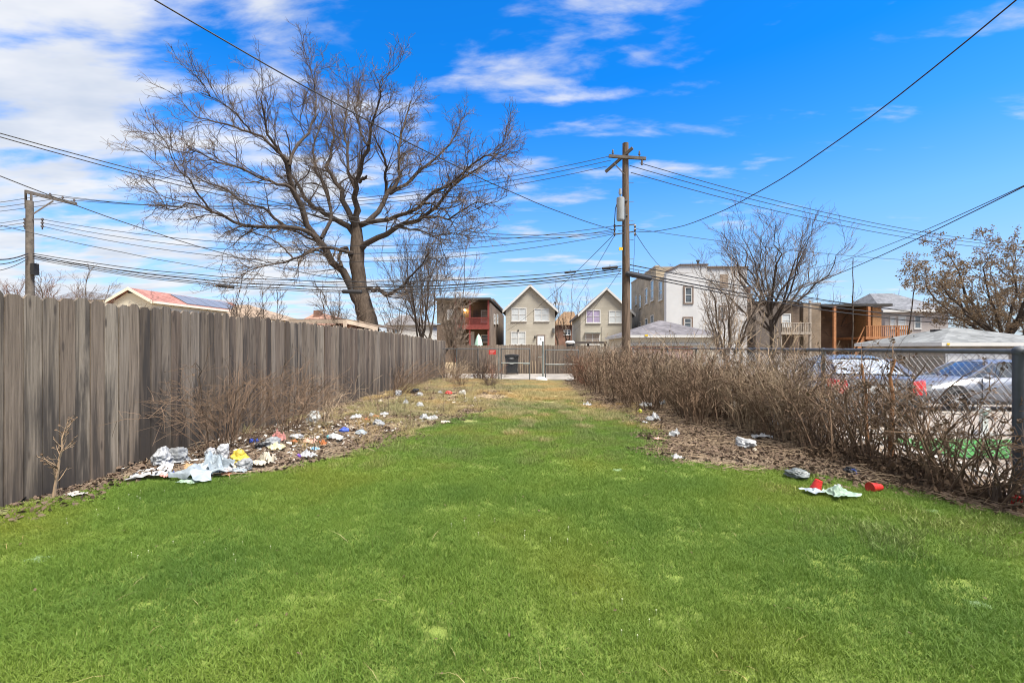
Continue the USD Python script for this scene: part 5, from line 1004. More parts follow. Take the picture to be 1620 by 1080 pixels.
def car(label, loc, yaw, paint, rear_glass=None):
    c, s = math.cos(yaw), math.sin(yaw); R = np.array([[c, -s, 0], [s, c, 0], [0, 0, 1]])
    T = Thing('parked_car', label, 'car', loc, 'cars parked beyond the chain-link fence')
    def part(name, m, mat, under=None, smooth=35, label=None):
        v, f = VF(m); return T.part(name, (v @ R.T + np.array(loc), f), mat, label, under, smooth)
    W = 0.89
    def sec(w, zb, zm, zt, tw): return [(0.0, zt + 0.015), (tw * 0.6, zt + 0.008), (tw, zt - 0.02), (w, zm + 0.10), (w + 0.012, zm), (w, zb + 0.16), (w - 0.05, zb), (0.0, zb)]
    body = [(2.30, sec(.55, .30, .48, .58, .45)), (2.24, sec(.72, .22, .50, .68, .60)), (2.0, sec(.84, .20, .55, .76, .70)), (1.5, sec(W, .20, .58, .88, .76)), (0.95, sec(W, .20, .60, .96, .80)), (0.2, sec(W, .20, .60, .97, .82)), (-0.8, sec(W, .20, .61, .98, .82)), (-1.5, sec(W, .20, .62, 1.02, .80)), (-2.05, sec(.86, .24, .64, 1.04, .76)), (-2.26, sec(.80, .28, .60, 0.98, .70)), (-2.33, sec(.70, .32, .55, .80, .60))]
    part('body', loft(body), paint)
    def cab(zb, zt, wb, wt): return [(0, zt + .02), (wt * .7, zt), (wt, zt - .05), (wb, zb), (0, zb)]
    cabin = [(0.98, cab(.90, .93, .76, .70)), (0.25, cab(.92, 1.36, .80, .60)), (-0.1, cab(.92, 1.43, .80, .60)), (-0.75, cab(.93, 1.43, .80, .60)), (-1.15, cab(.95, 1.37, .80, .58)), (-1.85, cab(.99, 1.05, .74, .62))]
    gp_ = part('windows', loft(cabin), car_glass)
    if rear_glass is not None:
        part('rear_window', MB().poly([(-1.22, .50, 1.365), (-1.22, -.50, 1.365), (-1.86, -.60, 1.075), (-1.86, .60, 1.075)]), rear_glass)
    roof = [(0.22, [(0, 1.40), (.42, 1.385), (.59, 1.34), (.58, 1.32), (0, 1.32)]), (-0.1, [(0, 1.47), (.44, 1.455), (.62, 1.39), (.60, 1.36), (0, 1.36)]), (-0.75, [(0, 1.465), (.44, 1.452), (.62, 1.39), (.60, 1.36), (0, 1.36)]), (-1.2, [(0, 1.405), (.42, 1.39), (.60, 1.33), (.58, 1.31), (0, 1.31)])]
    part('roof', loft(roof), paint)
    for sgn in (-1, 1):
        part('front_pillar', MB().bar((0.96, sgn * .775, .95), (0.2, sgn * .605, 1.36), .06, .06), paint); part('rear_pillar', MB().bar((-1.86, sgn * .75, 1.03), (-1.15, sgn * .60, 1.36), .14, .07), paint)
        part('door_pillar', MB().bar((-0.35, sgn * .825, .95), (-0.33, sgn * .625, 1.38), .07, .03), dark_trim)
        part('mirror', trimesh.creation.icosphere(2, 0.1).apply_translation((0, 0, 0)), paint) if False else None
        mm = trimesh.creation.icosphere(2, 1.0); mm.vertices *= [.10, .09, .065]; mm.apply_translation((.62, sgn * .96, .98)); part('mirror', mm, paint)
        part('door_seam', MB().box(-0.40, -0.385, *sorted((sgn * .885, sgn * .908)), .35, .93).box(0.72, 0.735, *sorted((sgn * .885, sgn * .908)), .35, .93), dark_trim)
        part('door_handle', MB().box(-0.32, -0.14, *sorted((sgn * .89, sgn * .925)), .80, .83).box(-1.22, -1.04, *sorted((sgn * .89, sgn * .925)), .82, .85), paint)
        part('sill_trim', MB().box(-1.0, 1.05, *sorted((sgn * .87, sgn * .905)), .19, .29), dark_trim)
        part('tail_light', MB().prism([(-2.10, sgn * .865, .97), (-2.31, sgn * .73, .95), (-2.335, sgn * .70, .68), (-2.13, sgn * .875, .66)], (-.02, -sgn * .16, 0)), red_lens)
        part('headlight', MB().prism([(2.02, sgn * .845, .74), (2.25, sgn * .66, .66), (2.26, sgn * .66, .54), (2.06, sgn * .855, .58)], (.015, 0, 0.0)), MATS['window_with_blind'])
        for x in (1.42, -1.38):
            rot = trimesh.transformations.rotation_matrix(math.pi / 2, [1, 0, 0])
            part('arch', trimesh.creation.cylinder(.385, .05, sections=32, transform=rot).apply_translation((x, sgn * .885, .36)), dark_trim)
            tor = trimesh.creation.torus(.245, .085, major_sections=32, minor_sections=10); tor.vertices *= [1, 1, 1.25]; tor.apply_transform(rot); tor.apply_translation((x, sgn * .87, .33)); tw_ = part('wheel', tor, tyre_m)
            m = MB().mesh(trimesh.creation.cylinder(.205, .05, sections=28, transform=rot).apply_translation((x, sgn * .875, .33)))
            part('hub', m, dark_trim, under=tw_)
            m = MB()
            for i in range(10):
                a = 2 * math.pi * i / 10; m.bar((x + .03 * math.cos(a), sgn * .915, .33 + .03 * math.sin(a)), (x + .21 * math.cos(a), sgn * .905, .33 + .21 * math.sin(a)), .02, .034, (0, 1, 0))
            rt_ = trimesh.creation.torus(.208, .014, major_sections=28, minor_sections=6); rt_.apply_transform(rot); rt_.apply_translation((x, sgn * .905, .33)); m.mesh(rt_)
            part('rim', m, alloy, under=tw_)
    part('licence_plate', MB().box(-2.37, -2.345, -.26, .26, .70, .84), MATS['white_trim']); part('trunk_trim', MB().box(-2.35, -2.32, -.4, .4, .87, .91), dark_trim)
    part('rear_bumper', MB().box(-2.36, -2.2, -.66, .66, .30, .50), dark_trim)
    return T
cy = 13.6; fwx = PY(1513, 636, cy)[0]
car('silver sedan seen side-on with spoked alloy wheels, in front of the white garage door', (fwx + 1.42, cy + .89, float(height(fwx + 2, cy)) + .035), math.pi, silver)
c1 = PY(1392, 640, 9.7); c1y = 9.7
car('pale grey sedan seen from behind with red tail lights, hidden by brush', (c1[0] + 0.60, c1y + 2.25, float(height(c1[0], 10.5)) + .035), math.pi / 2 - math.radians(15), grey_car, M('rear_glass_painted_sky', (0.26, 0.29, 0.33), 0.08, 0.05, 2.0, 0.9))  # sky reflection is painted into the pale base colour of the rear window
wp = PY(1556, 690, 8.6)
t = Thing('white_stand', 'small white plastic stand on the turf before the silver car', 'stand', (wp[0], 8.6, wp[2]))
zb = float(height(wp[0], 8.6)) + .03
t.part('post', MB().box(wp[0] - .045, wp[0] + .045, 8.56, 8.64, zb + .11, zb + .46), white_trim); t.part('foot', MB().prism([(wp[0] - .13, 8.5, zb), (wp[0] + .13, 8.5, zb), (wp[0] + .05, 8.5, zb + .109), (wp[0] - .05, 8.5, zb + .109)], (0, .2, 0)), white_trim)
t.part('cap', MB().box(wp[0] - .07, wp[0] + .07, 8.53, 8.67, zb + .461, zb + .52), white_trim)

# ---------------------------------------------------------------- shrubs and brush
def shrub(name, label, base, H, R, canes, seed, tw, group=None, arch=0.5, twigs=(.12, .25, .6), leaves=0.0, r0=.008, dens=1.0, cat='shrub', lean=(0, 0), leafmat=None, kind=None, spread=.25, heads=0):
    rg = np.random.default_rng(seed); base = np.array(base, float); cs = []
    for i in range(canes):
        a = rg.uniform(0, 2 * math.pi); b = base + np.array([math.cos(a), math.sin(a), 0]) * R * spread * rg.random(); b[2] = float(height(b[0], b[1])) - .03
        out = rg.uniform(.15, 1.0) * R; h = H * rg.uniform(.55, 1.05); n = 8; q = np.linspace(0, 1, n)[:, None]; a2 = a + rg.normal() * .5
        o = np.array([math.cos(a2) * out + lean[0] * h, math.sin(a2) * out + lean[1] * h, 0]); z = h * (q - arch * rg.uniform(.3, 1.1) * q ** 3)
        p = b + o * q ** 1.35 + np.array([0, 0, 1]) * z + rg.normal(size=(n, 3)) * .02 * q * (1 + H); cs.append((p, np.linspace(r0 * rg.uniform(.6, 1.2), .0025, n)))
    A = sprout(cs, rg, .13 / dens, (twigs[1], twigs[2]), .6, (25, 65), .1, None, .15, 5, .0022, .35)
    B = sprout(A, rg, .11 / dens, (twigs[0], twigs[1] * 1.3), .7, (25, 65), .08, None, .15, 3, .0018, .35)
    if kind:
        return cs, A, B
    t = Thing(name, label, cat, base, group); t.part('stems', tubes(cs, 5), tw, kind='stuff'); t.part('twigs', tubes(A + B, 3), tw, kind='stuff')
    if leaves:
        e = np.array([p[rg.integers(1, len(p))] for p, r in A + B if rg.random() < leaves]); uu = rdir(rg, len(e)); vv = np.cross(uu, rdir(rg, len(e))); s = rg.uniform(.008, .026, (len(e), 1))
        t.part('dry_leaves', quads(e, uu * s, vv * s * .7), leafmat or dead_leaf, kind='stuff')
    if heads:
        e = np.array([p[-1] for p, r in A])[rg.permutation(len(A))[:heads]]; k = 9; c = np.repeat(e, k, 0) + rg.normal(size=(len(e) * k, 3)) * .016; uu = rdir(rg, len(c)); vv = np.cross(uu, rdir(rg, len(c))); s = rg.uniform(.007, .017, (len(c), 1))
        t.part('seed_heads', quads(c, uu * s, vv * s), dead_leaf, kind='stuff')
    return t
dead_leaf = M_island('dead_leaves', [(0, (0.10, 0.068, 0.045)), (0.35, (0.17, 0.115, 0.075)), (0.7, (0.24, 0.17, 0.115)), (1, (0.34, 0.27, 0.20))], 0.85, 0.15, 0.15)
bramble = M('bramble_bark', (0.130, 0.088, 0.060), 0.9, 0.35, 3.0, 0.1)
bramble_pale = M('pale_dead_cane', (0.235, 0.178, 0.122), 0.9, 0.3, 3.0, 0.1)
bramble_red = M('red_brown_cane', (0.17, 0.088, 0.060), 0.9, 0.3, 3.0, 0.1)
bramble_dark = M('dark_dead_cane', (0.075, 0.055, 0.044), 0.9, 0.3, 3.0, 0.1)
# thicket along the right fence: front edge of the brush by distance
BE = lambda y: np.interp(y, [5.6, 6.6, 7.5, 9, 10, 12, 14, 19, 20], [3.35, 2.9, 2.5, 2.1, 1.75, 1.5, 1.3, 1.1, 1.1])
rg = np.random.default_rng(404); C_, A_, B_ = {}, {}, {}
spots = []
y = 5.9
while y < 20.0:
    x = BE(y) + .35 + rg.random() * .2
    while x < 4.0: spots.append((x + rg.normal() * .12, y + rg.normal() * .15)); x += rg.uniform(.34, .50) * (1 if y < 12 else 1.2)
    y += .42 if y < 10 else .62
for i, (x, y) in enumerate(spots):
    h = rg.uniform(1.3, 1.9) * (0.62 + .38 * sstep(0, .8, x - BE(y))); h *= .66 + .62 * float(meshkit.fbm(np.array([x * .9, y * .75, 0.]), 2, 17)); h = min(h * 1.13, 1.85); key = int(rg.choice([0, 0, 0, 1, 1, 3])); key = 2 if (y > 14 and x < 2.2 and rg.random() < .55) else key
    cs, A, B = shrub('', '', (x, y, 0), h, rg.uniform(.6, 1.15), 14 if y < 10 else 12, 5000 + i, None, kind=1, arch=.52, dens=.85 if y < 10 else .7, r0=.0075, twigs=(.1, .2, .5))
    A = [(p, r * (1.25 + .07 * max(y - 8, 0))) for p, r in A]; B = [(p, r * (1.3 + .08 * max(y - 8, 0))) for p, r in B]
    C_.setdefault(key, []).extend(cs); A_.setdefault(key, []).extend(A + B)
for k, (nm, lab, mt) in enumerate((('bramble_thicket', 'dense tangle of bare brown canes filling the strip before the right chain-link fence', bramble), ('bramble_thicket', 'pale straw-coloured dead canes mixed through the right-hand thicket', bramble_pale), ('bramble_thicket', 'reddish canes at the far end of the right-hand thicket near the gate', bramble_red), ('bramble_thicket', 'dark dead stems low in the right-hand thicket', bramble_dark))):
    if k in C_: solo(nm, tubes(C_[k] + A_[k], 3), mt, lab, 'brush', kind='stuff')
e = np.array([p[rg.integers(1, len(p))] for k in A_ for p, r in A_[k] if rg.random() < .16]); uu = rdir(rg, len(e)); vv = np.cross(uu, rdir(rg, len(e))); s = rg.uniform(.008, .026, (len(e), 1))
solo('thicket_leaves', quads(e, uu * s, vv * s * .7), dead_leaf, 'curled dead leaves caught in the right-hand thicket', 'leaves', kind='stuff')
rg = np.random.default_rng(515); cs = []
for i in range(150):
    y = rg.uniform(3.9, 8.2); x = rg.uniform(max(BE(y), 3.2) if y > 5.2 else 3.72, 4.02); a = rg.uniform(0, 2 * math.pi); L = rg.uniform(.7, 1.9); h = rg.uniform(.35, 1.25) * (1 if y > 5 else .85); q = np.linspace(0, 1, 9)[:, None]
    b = np.array([x, y, float(height(x, y))]); o = np.array([math.cos(a) * .35, math.sin(a), 0]) * L * .7
    p = b + o * q + np.array([0, 0, 1.]) * h * (2.2 * q - 1.35 * q ** 2.2) + rg.normal(size=(9, 3)) * .03 * q; p[:, 0] = np.minimum(p[:, 0], 4.04); p[:, 2] = np.maximum(p[:, 2], height(p[:, 0], p[:, 1]) + .01); cs.append((p, np.linspace(rg.uniform(.004, .010), .0025, 9)))
A = sprout(cs, rg, .15, (.12, .45), .6, (25, 65), .1, None, .15, 5, .0024, .4); B = sprout(A, rg, .10, (.05, .2), .7, (25, 65), .05, None, .15, 3, .0020, .4)
A = [(np.column_stack([np.minimum(p[:, 0], 4.045), p[:, 1:]]), r) for p, r in A]; B = [(np.column_stack([np.minimum(p[:, 0], 4.05), p[:, 1:]]), r) for p, r in B]
solo('tangled_canes', tubes(cs + A + B, 3), bramble, 'tangle of long dead canes and vines hanging before the near chain-link mesh', 'brush', kind='stuff')
e = np.array([p[rg.integers(1, len(p))] for p, r in A + B if rg.random() < .22]); uu = rdir(rg, len(e)); vv = np.cross(uu, rdir(rg, len(e))); s = rg.uniform(.007, .024, (len(e), 1))
solo('tangled_leaves', quads(e, uu * s, vv * s * .7), dead_leaf, 'curled dead leaves caught among the tangled canes at the fence', 'leaves', kind='stuff')
rg = np.random.default_rng(717); cs = []
for i in range(230):
    y = rg.uniform(6.6, 18.5); x = rg.uniform(BE(y) + .15, 3.95); a = rg.uniform(0, 2 * math.pi); L = rg.uniform(.7, 1.8); h = rg.uniform(.5, 1.35); q = np.linspace(0, 1, 9)[:, None]; k = 1 + .07 * max(y - 7, 0)
    p = np.array([x, y, float(height(x, y))]) + np.array([math.cos(a) * .7, math.sin(a), 0]) * L * .7 * q + np.array([0, 0, 1.]) * h * (2.3 * q - 1.45 * q ** 2.2) + rg.normal(size=(9, 3)) * .035 * q; p[:, 0] = np.minimum(p[:, 0], 4.04); p[:, 2] = np.maximum(p[:, 2], height(p[:, 0], p[:, 1]) + .01); cs.append((p, np.linspace(rg.uniform(.004, .009), .0028, 9) * k))
A = sprout(cs, rg, .17, (.12, .45), .6, (30, 75), .05, None, .15, 5, .003, .45); B = sprout(A, rg, .13, (.05, .2), .7, (30, 70), .0, None, .15, 3, .0028, .45)
clip = lambda g: [(np.column_stack([np.minimum(p[:, 0], 4.045), p[:, 1:]]), r) for p, r in g]
solo('arching_canes', tubes(cs + clip(A) + clip(B), 3), bramble, 'brown canes arching every way through the right-hand thicket', 'brush', kind='stuff')
def gp2(x, y): return (x, y, float(height(x, y)))
rg = np.random.default_rng(616); cs = []
for i in range(90):
    y = rg.uniform(6.5, 19); x = rg.uniform(BE(y) + .4, 4.0); h = rg.uniform(1.3, 2.0) * (1 if y < 13 else .95); b = np.array([x, y, float(height(x, y))]); q = np.linspace(0, 1, 7)[:, None]
    p = b + np.array([rg.normal() * .25, rg.normal() * .25, h]) * q + np.array([rg.normal() * .2, rg.normal() * .2, -.15]) * q ** 3 + rg.normal(size=(7, 3)) * .02 * q; k = 1 + .06 * max(y - 7, 0); cs.append((p, np.linspace(.0065, .003, 7) * k))
A = sprout(cs, rg, .22, (.15, .5), .55, (20, 50), .3, None, .35, 4, .003); B = sprout(A, rg, .14, (.06, .2), .7, (20, 55), .2, None, .2, 3, .0028)
solo('tall_stalks', tubes(cs + A + B, 3), bramble_pale, 'tall dead stalks sticking up out of the right-hand thicket', 'brush', kind='stuff')
# separate shrubs on the right, in front of and against the chain link
shrub('bare_shrub', 'leggy bare shrub with dry seed heads in front of the grey sedan', gp2(3.75, 5.35), 1.5, .95, 17, 61, bramble, None, .35, (.12, .3, .7), .10, .011, .6, heads=90)
shrub('bare_shrub', 'leggy bare shrub with dry seed heads climbing the fence before the silver car', gp2(3.92, 4.55), 1.42, .85, 15, 62, bramble, None, .35, (.12, .3, .7), .10, .011, .6, heads=80)
shrub('bare_shrub', 'thin bare shrub tangled in the mesh beside the dark end post', gp2(3.95, 4.05), 1.2, .55, 12, 63, bramble_dark, None, .3, (.1, .22, .5), .08, .010, .6, heads=30)
shrub('bare_shrub', 'tall wild shrub with long pale arching canes left of the grey sedan', gp2(3.6, 6.6), 1.75, 1.3, 13, 64, bramble_pale, None, .45, (.15, .3, .8), .05, .010, .5, heads=20)
shrub('bare_shrub', 'tall shrub of bare grey canes rising over the fence rail before the balcony building', gp2(3.7, 8.3), 1.85, 1.2, 16, 65, bramble, None, .4, (.15, .3, .8), .04, .010, .5)
shrub('bare_shrub', 'tuft of pale canes topping the thicket below the white building', gp2(3.3, 11.5), 1.65, 1.2, 16, 66, bramble_pale, None, .4, (.15, .3, .7), .04, .010, .5)
shrub('bare_shrub', 'dense twiggy brush pressed against the fence, left of the grey sedan tail light', gp2(3.85, 6.3), 1.3, .8, 20, 67, bramble, None, .35, (.12, .25, .6), .08, .008, .8)
shrub('bare_shrub', 'low dark twiggy brush at the fence foot under the grey sedan', gp2(3.7, 5.9), .85, .7, 18, 68, bramble_dark, None, .4, (.1, .2, .45), .1, .007, .8)
# orange-barked cut saplings against the fence
for i, (px, Y, lab) in enumerate(((1374, 5.6, 'thin orange-barked sapling stem against the chain link, left of the pair'), (1408, 5.15, 'thicker orange-barked sapling stem against the chain link, right of the pair'))):
    x = PY(px, 700, Y)[0]; z = float(height(x, Y)); r_ = np.random.default_rng(i + 900); n = 7; q = np.linspace(0, 1, n)[:, None]
    p = np.array([x, Y, z - .05]) + np.array([-.03 + .1 * i, .05, 1.15 + .1 * i]) * q + r_.normal(size=(n, 3)) * .012 * q; t = Thing('sapling', lab, 'sapling', (x, Y, z), 'orange saplings at the fence')
    t.part('stem', tubes([(p, np.linspace(.024 + .008 * i, .012, n))], 8), M('orange_bark', (0.24, 0.115, 0.05), 0.85, 0.3, 6.0), smooth=True); s1 = sprout([(p, np.linspace(.024, .012, n))], r_, .16, (.3, .7), .5, (25, 60), .25, None, .3, 5, .004)
    t.part('twigs', tubes(s1 + sprout(s1, r_, .12, (.1, .3), .6, (25, 60), .1, None, .15, 3, .0025), 3), bramble, kind='stuff')
# dead leaf heap under the right shrubs
def leaf_heap(name, label, c, rx, ry, h, n, seed, group=None):
    rg = np.random.default_rng(seed); a = rg.uniform(0, 2 * math.pi, n); r = np.sqrt(rg.random(n)); x, y = c[0] + rx * r * np.cos(a), c[1] + ry * r * np.sin(a)
    z = height(x, y) + h * (1 - r ** 2) * rg.random(n) + .012; uu = rdir(rg, n); vv = np.cross(uu, rdir(rg, n)); s = rg.uniform(.010, .032, (n, 1))
    solo(name, quads(np.stack([x, y, z], 1), uu * s, vv * s * .7), dead_leaf, label, 'leaves', kind='stuff')
leaf_heap('leaf_heap', 'heap of curled dead leaves at the foot of the chain-link fence', (3.78, 4.75), .34, .55, .22, 1500, 71)
leaf_heap('leaf_heap', 'dead leaves drifted round the orange saplings', (3.6, 5.5), .5, .4, .18, 1400, 72)
leaf_heap('leaf_heap', 'strip of dead leaves along the fence near the end post', (3.98, 4.0), .16, .45, .16, 500, 73)
# shrubs on the left
shrub('bare_shrub', 'wide bare bramble against the board fence, behind the plastic bag pile', gp2(-3.95, 5.6), 1.45, 1.35, 46, 81, bramble, None, .55, (.12, .28, .65), .08, .005, .8)
shrub('bare_shrub', 'bare bramble with one tall upright stem, right of the bag pile', gp2(-3.75, 6.6), 1.5, 1.1, 32, 82, bramble, None, .65, (.12, .28, .7), .06, .005, .75)
shrub('bare_shrub', 'pale drooping bramble leaning from the fence over the red food wrapper', gp2(-3.6, 7.4), 1.05, 1.0, 22, 83, bramble_pale, None, .8, (.12, .25, .6), .02, .005, .55)
shrub('bare_shrub', 'fan of fine bare stems leaning right out of the far half of the board fence', gp2(-3.7, 11.8), 1.1, .9, 44, 84, bramble, None, .2, (.1, .3, .6), 0, .006, .6, lean=(.75, .35))
shrub('bare_shrub', 'large grey bare bush in the far corner by the end of the board fence', gp2(-3.5, 18.4), 1.15, 1.2, 34, 85, bramble_pale, None, .5, (.15, .3, .6), .02, .012, .6)
shrub('bare_shrub', 'dark bare bush growing through the low chain fence under the red sign', gp2(-2.55, 19.9), 1.45, 1.0, 30, 86, bramble_dark, None, .3, (.15, .3, .6), .05, .014, .6)
shrub('bare_shrub', 'bare bush with reddish twigs beside the left gate post', gp2(-2.0, 20.0), 1.0, .7, 20, 87, bramble_red, None, .3, (.15, .3, .5), .05, .011, .6)
shrub('bare_shrub', 'low dark bushy clump standing alone left of the straw path', gp2(-1.55, 14.6), .62, .62, 46, 88, bramble_dark, None, .15, (.1, .2, .35), .15, .006, .8)
shrub('bare_shrub', 'grey-brown weed clump among the far litter, left of the dark clump', gp2(-2.5, 14.8), .72, .6, 30, 89, bramble, None, .2, (.1, .2, .4), .1, .006, .7)
shrub('bare_shrub', 'tall brush climbing from the alley side behind the end of the board fence', (gx(712, 22), 20.8, -.15), 1.9, 1.1, 22, 90, bramble, None, .3, (.2, .35, .8), .02, .012, .5)
for i, (x, y, lab) in enumerate(((-3.2, 9.2, 'sparse knee-high weeds in the dry grass behind the orange wrappers'), (-2.4, 10.6, 'sparse brown weeds right of the marked white bag'), (-3.5, 13.6, 'grey weeds at the fence foot beyond the fan of stems'), (-1.9, 12.3, 'low brown weeds before the dark clump'), (-2.9, 16.6, 'low grey weeds before the far corner bush'))):
    shrub('weed_clump', lab, gp2(x, y), .5, .6, 12, 780 + i, bramble if i % 2 else bramble_pale, None, .3, (.08, .16, .32), .08, .005, .7, cat='weeds', spread=.8)
# single dry weeds
def weed(label, px, py, h, seed, lean=0.0, mat=None, r=.005, side=.35, n_side=10, seedheads=True):
    b = PG(px, py); rg = np.random.default_rng(seed); n = 8; q = np.linspace(0, 1, n)[:, None]
    p = b + np.array([lean * h, 0, h]) * q + rg.normal(size=(n, 3)) * .02 * h * q; p[0, 2] -= .03; s = [(p, np.linspace(r, r * .4, n))]
    A = sprout(s, rg, h / n_side, (h * side * .4, h * side), .6, (20, 50), .25, None, .2, 4, .0016); t = Thing('dry_weed', label, 'weed', b, None)
    t.part('stem', tubes(s, 5), mat or bramble_pale); B = sprout(A, rg, .06, (.03, .09), .7, (20, 60), .1, None, .2, 3, .0014); t.part('twigs', tubes(A + B, 3), mat or bramble_pale, kind='stuff')
    if seedheads:
        e = np.array([x[0][-1] for x in A + B]); uu = rdir(rg, len(e)); vv = np.cross(uu, rdir(rg, len(e))); sz = rg.uniform(.006, .014, (len(e), 1)); t.part('seed_heads', quads(e, uu * sz, vv * sz), dead_leaf, kind='stuff')
weed('tall dry branching weed against the nearest boards of the fence', 84, 788, .62, 1, .18, M('tan_weed', (0.30, 0.21, 0.135), 0.9), .013, .42, 34)
for i, (px, py, h, lab) in enumerate(((498, 722, .46, 'dark upright dry weed in the litter right of the blue can'), (597, 660, .55, 'pair-like upright brown weed stalks at mid bed'), (614, 655, .52, 'slim straight weed stalk right of the mid-bed pair'), (650, 672, .42, 'short dark weed stalk before the white rag'), (702, 652, .36, 'short weed stalk left of the dark clump'), (518, 655, .5, 'pale feathery weed at the foot of the fence behind the grey bag'), (760, 604, .7, 'dry weed by the low chain fence'), (735, 640, .4, 'low spiky weed before the pale dome bag'), (640, 655, .38, 'thin weed stalk above the white crumpled papers'), (1008, 662, .5, 'dry weed at the front of the right thicket beside white papers'), (1172, 655, .9, 'tall dry weed standing out of the right thicket'), (1250, 700, .6, 'dry weed at the foot of the right thicket'))):
    weed(lab, px, py, h, 10 + i, 0.05 * ((i % 3) - 1), bramble_dark if i % 2 == 0 else bramble, .0045, .35, 9, i % 2 == 1)

# ---------------------------------------------------------------- litter: bags, cups, papers
def plastic(name, col, rough=0.35, trans=0.25, spec=0.5):
    if name in MATS: return MATS[name]
    c = np.array(col)
    MATS[name] = usdkit.material(stage, '/World/Looks/' + name, {'tc': ('texture_coordinate', {}), 'n': ('noise_texture', {'scale': 9.0, 'detail': 5.0}), 'r': ('rgb_ramp', {'ramp': [(0.3, c * .72), (0.65, np.minimum(c * 1.08, .9))]}), 'nb': ('noise_texture', {'scale': 28.0, 'detail': 5.0, 'distortion': 1.5}), 'b': ('bump', {'strength': .6, 'distance': .012}), 'p': ('principled_bsdf', {'roughness': rough, 'specular_ior_level': spec}), 't': ('translucent_bsdf', {}), 'm': ('mix_closure', {'fac': trans})},
        [('tc.object', 'n.vector'), ('n.fac', 'r.fac'), ('r.color', 'p.base_color'), ('r.color', 't.color'), ('tc.object', 'nb.vector'), ('nb.fac', 'b.height'), ('b.normal', 'p.normal'), ('p.BSDF', 'm.closure1'), ('t.BSDF', 'm.closure2')], surface='m.closure')
    return MATS[name]
WH = plastic('white_plastic_film', (.40, .41, .425)); GR = plastic('grey_plastic_film', (.27, .28, .29)); BL = plastic('pale_blue_film', (.30, .35, .39)); YE = plastic('yellow_film', (.52, .40, .05)); CR = plastic('cream_paper', (.42, .38, .31), .8, .05, .2); PK = plastic('red_white_paper', (.55, .25, .22), .8, .05, .2)
BU = plastic('bright_blue_plastic', (.05, .10, .45)); OR = plastic('orange_wrapper', (.50, .17, .06)); BK = plastic('black_film', (.02, .02, .022)); RD = plastic('red_plastic', (.55, .03, .025), .35, .1); PU = plastic('violet_plastic', (.16, .06, .42)); GN = plastic('pale_green_film', (.28, .38, .30)); FG = plastic('faded_green_film', (.17, .25, .12), .6, .2, .2); TQ = plastic('turquoise_plastic', (.14, .42, .48)); CARD = plastic('brown_card', (.34, .22, .12), .85, .02, .1); PKC = plastic('salmon_scrap', (.58, .34, .28), .7, .1)
def crumple(w, d, h, seed, sub=4, rough=.55):
    m = trimesh.creation.icosphere(sub, 1.0); v = m.vertices.copy(); n1 = meshkit.fbm(v * 1.3 + seed, 3, seed); w_ = v + .35 * np.stack([meshkit.fbm(v * 2 + 9 + i, 2, seed + i) for i in range(3)], 1); n2 = 1 - np.abs(meshkit.fbm(w_ * [2.2, 2.2, 1.2] + seed, 2, seed + 3) - .5) * 4; n3 = 1 - np.abs(meshkit.fbm(w_ * 6 + seed, 2, seed + 5) - .5) * 4
    r = 1 + rough * (n1 - .5) * 2.6 + .38 * rough * n2 + .16 * rough * n3; r = np.maximum(r, .25); v = v * r[:, None] * np.array([w / 2, d / 2, h / 2]); v[:, 2] = np.where(v[:, 2] < -h * .28, -h * .28 + (v[:, 2] + h * .28) * .1, v[:, 2]); v[:, 2] -= v[:, 2].min(); return v, np.array(m.faces)
def rag(w, d, h, seed, n=22):
    xs = np.linspace(-.5, .5, n); X, Y = np.meshgrid(xs, xs, indexing='ij'); p = np.stack([X * 3.2 + seed, Y * 3.2, 0 * X], -1); nz = meshkit.fbm(p, 4, seed); rd = np.abs(meshkit.fbm(p * 1.4 + 7, 3, seed + 1) - .5) * 2
    edge = 1 + .45 * (meshkit.fbm(p * .8 + 3, 3, seed + 2) - .5) * 2; rd2 = np.clip(1 - np.abs(meshkit.fbm(p * .9 + 4, 2, seed + 8) - .5) * 7, 0, 1); Z = h * (.35 * rd2 + np.clip(nz - .35, 0, 1) * 1.7 * np.clip(1.15 - 2.2 * np.maximum(np.abs(X), np.abs(Y)), .05, 1) + .35 * (rd) * .6)
    V = np.stack([X * w * edge, Y * d * edge[::-1], Z + .008], -1).reshape(-1, 3); i, j = np.meshgrid(np.arange(n - 1), np.arange(n - 1), indexing='ij'); F = np.stack([i * n + j, (i + 1) * n + j, (i + 1) * n + j + 1, i * n + j + 1], -1).reshape(-1, 4); return V, F
def litter_item(kind, name, label, cat, px, py, wpx, hpx, mat, seed, yaw=0.0, group=None, depth=1.0, lift=0.0):
    """px, py: the piece's lowest middle point in the photograph; wpx, hpx its size there"""
    b = PG(px, py); k = FPX / ((b[1] * CT) - b[0] * ST); q_ = .84 if px < 800 else .95; w, h = wpx / k * q_, hpx / k * q_
    if kind == 'rag': v, f = rag(w * 1.1, max(w * .75, .06) * depth, h * 1.5, seed)
    else: v, f = crumple(w, w * .8 * depth, h * 1.15, seed)
    c, s = math.cos(yaw), math.sin(yaw); v = v @ np.array([[c, -s, 0], [s, c, 0], [0, 0, 1]]).T
    ctr_ = b + np.array([0, .35 * w * depth, 0]); vw = v + ctr_; vw[:, 2] = v[:, 2] + height(vw[:, 0], vw[:, 1]) + lift + .006
    return solo(name, (vw, f), mat, label, cat, group, smooth=48 if kind != 'rag' else 60)
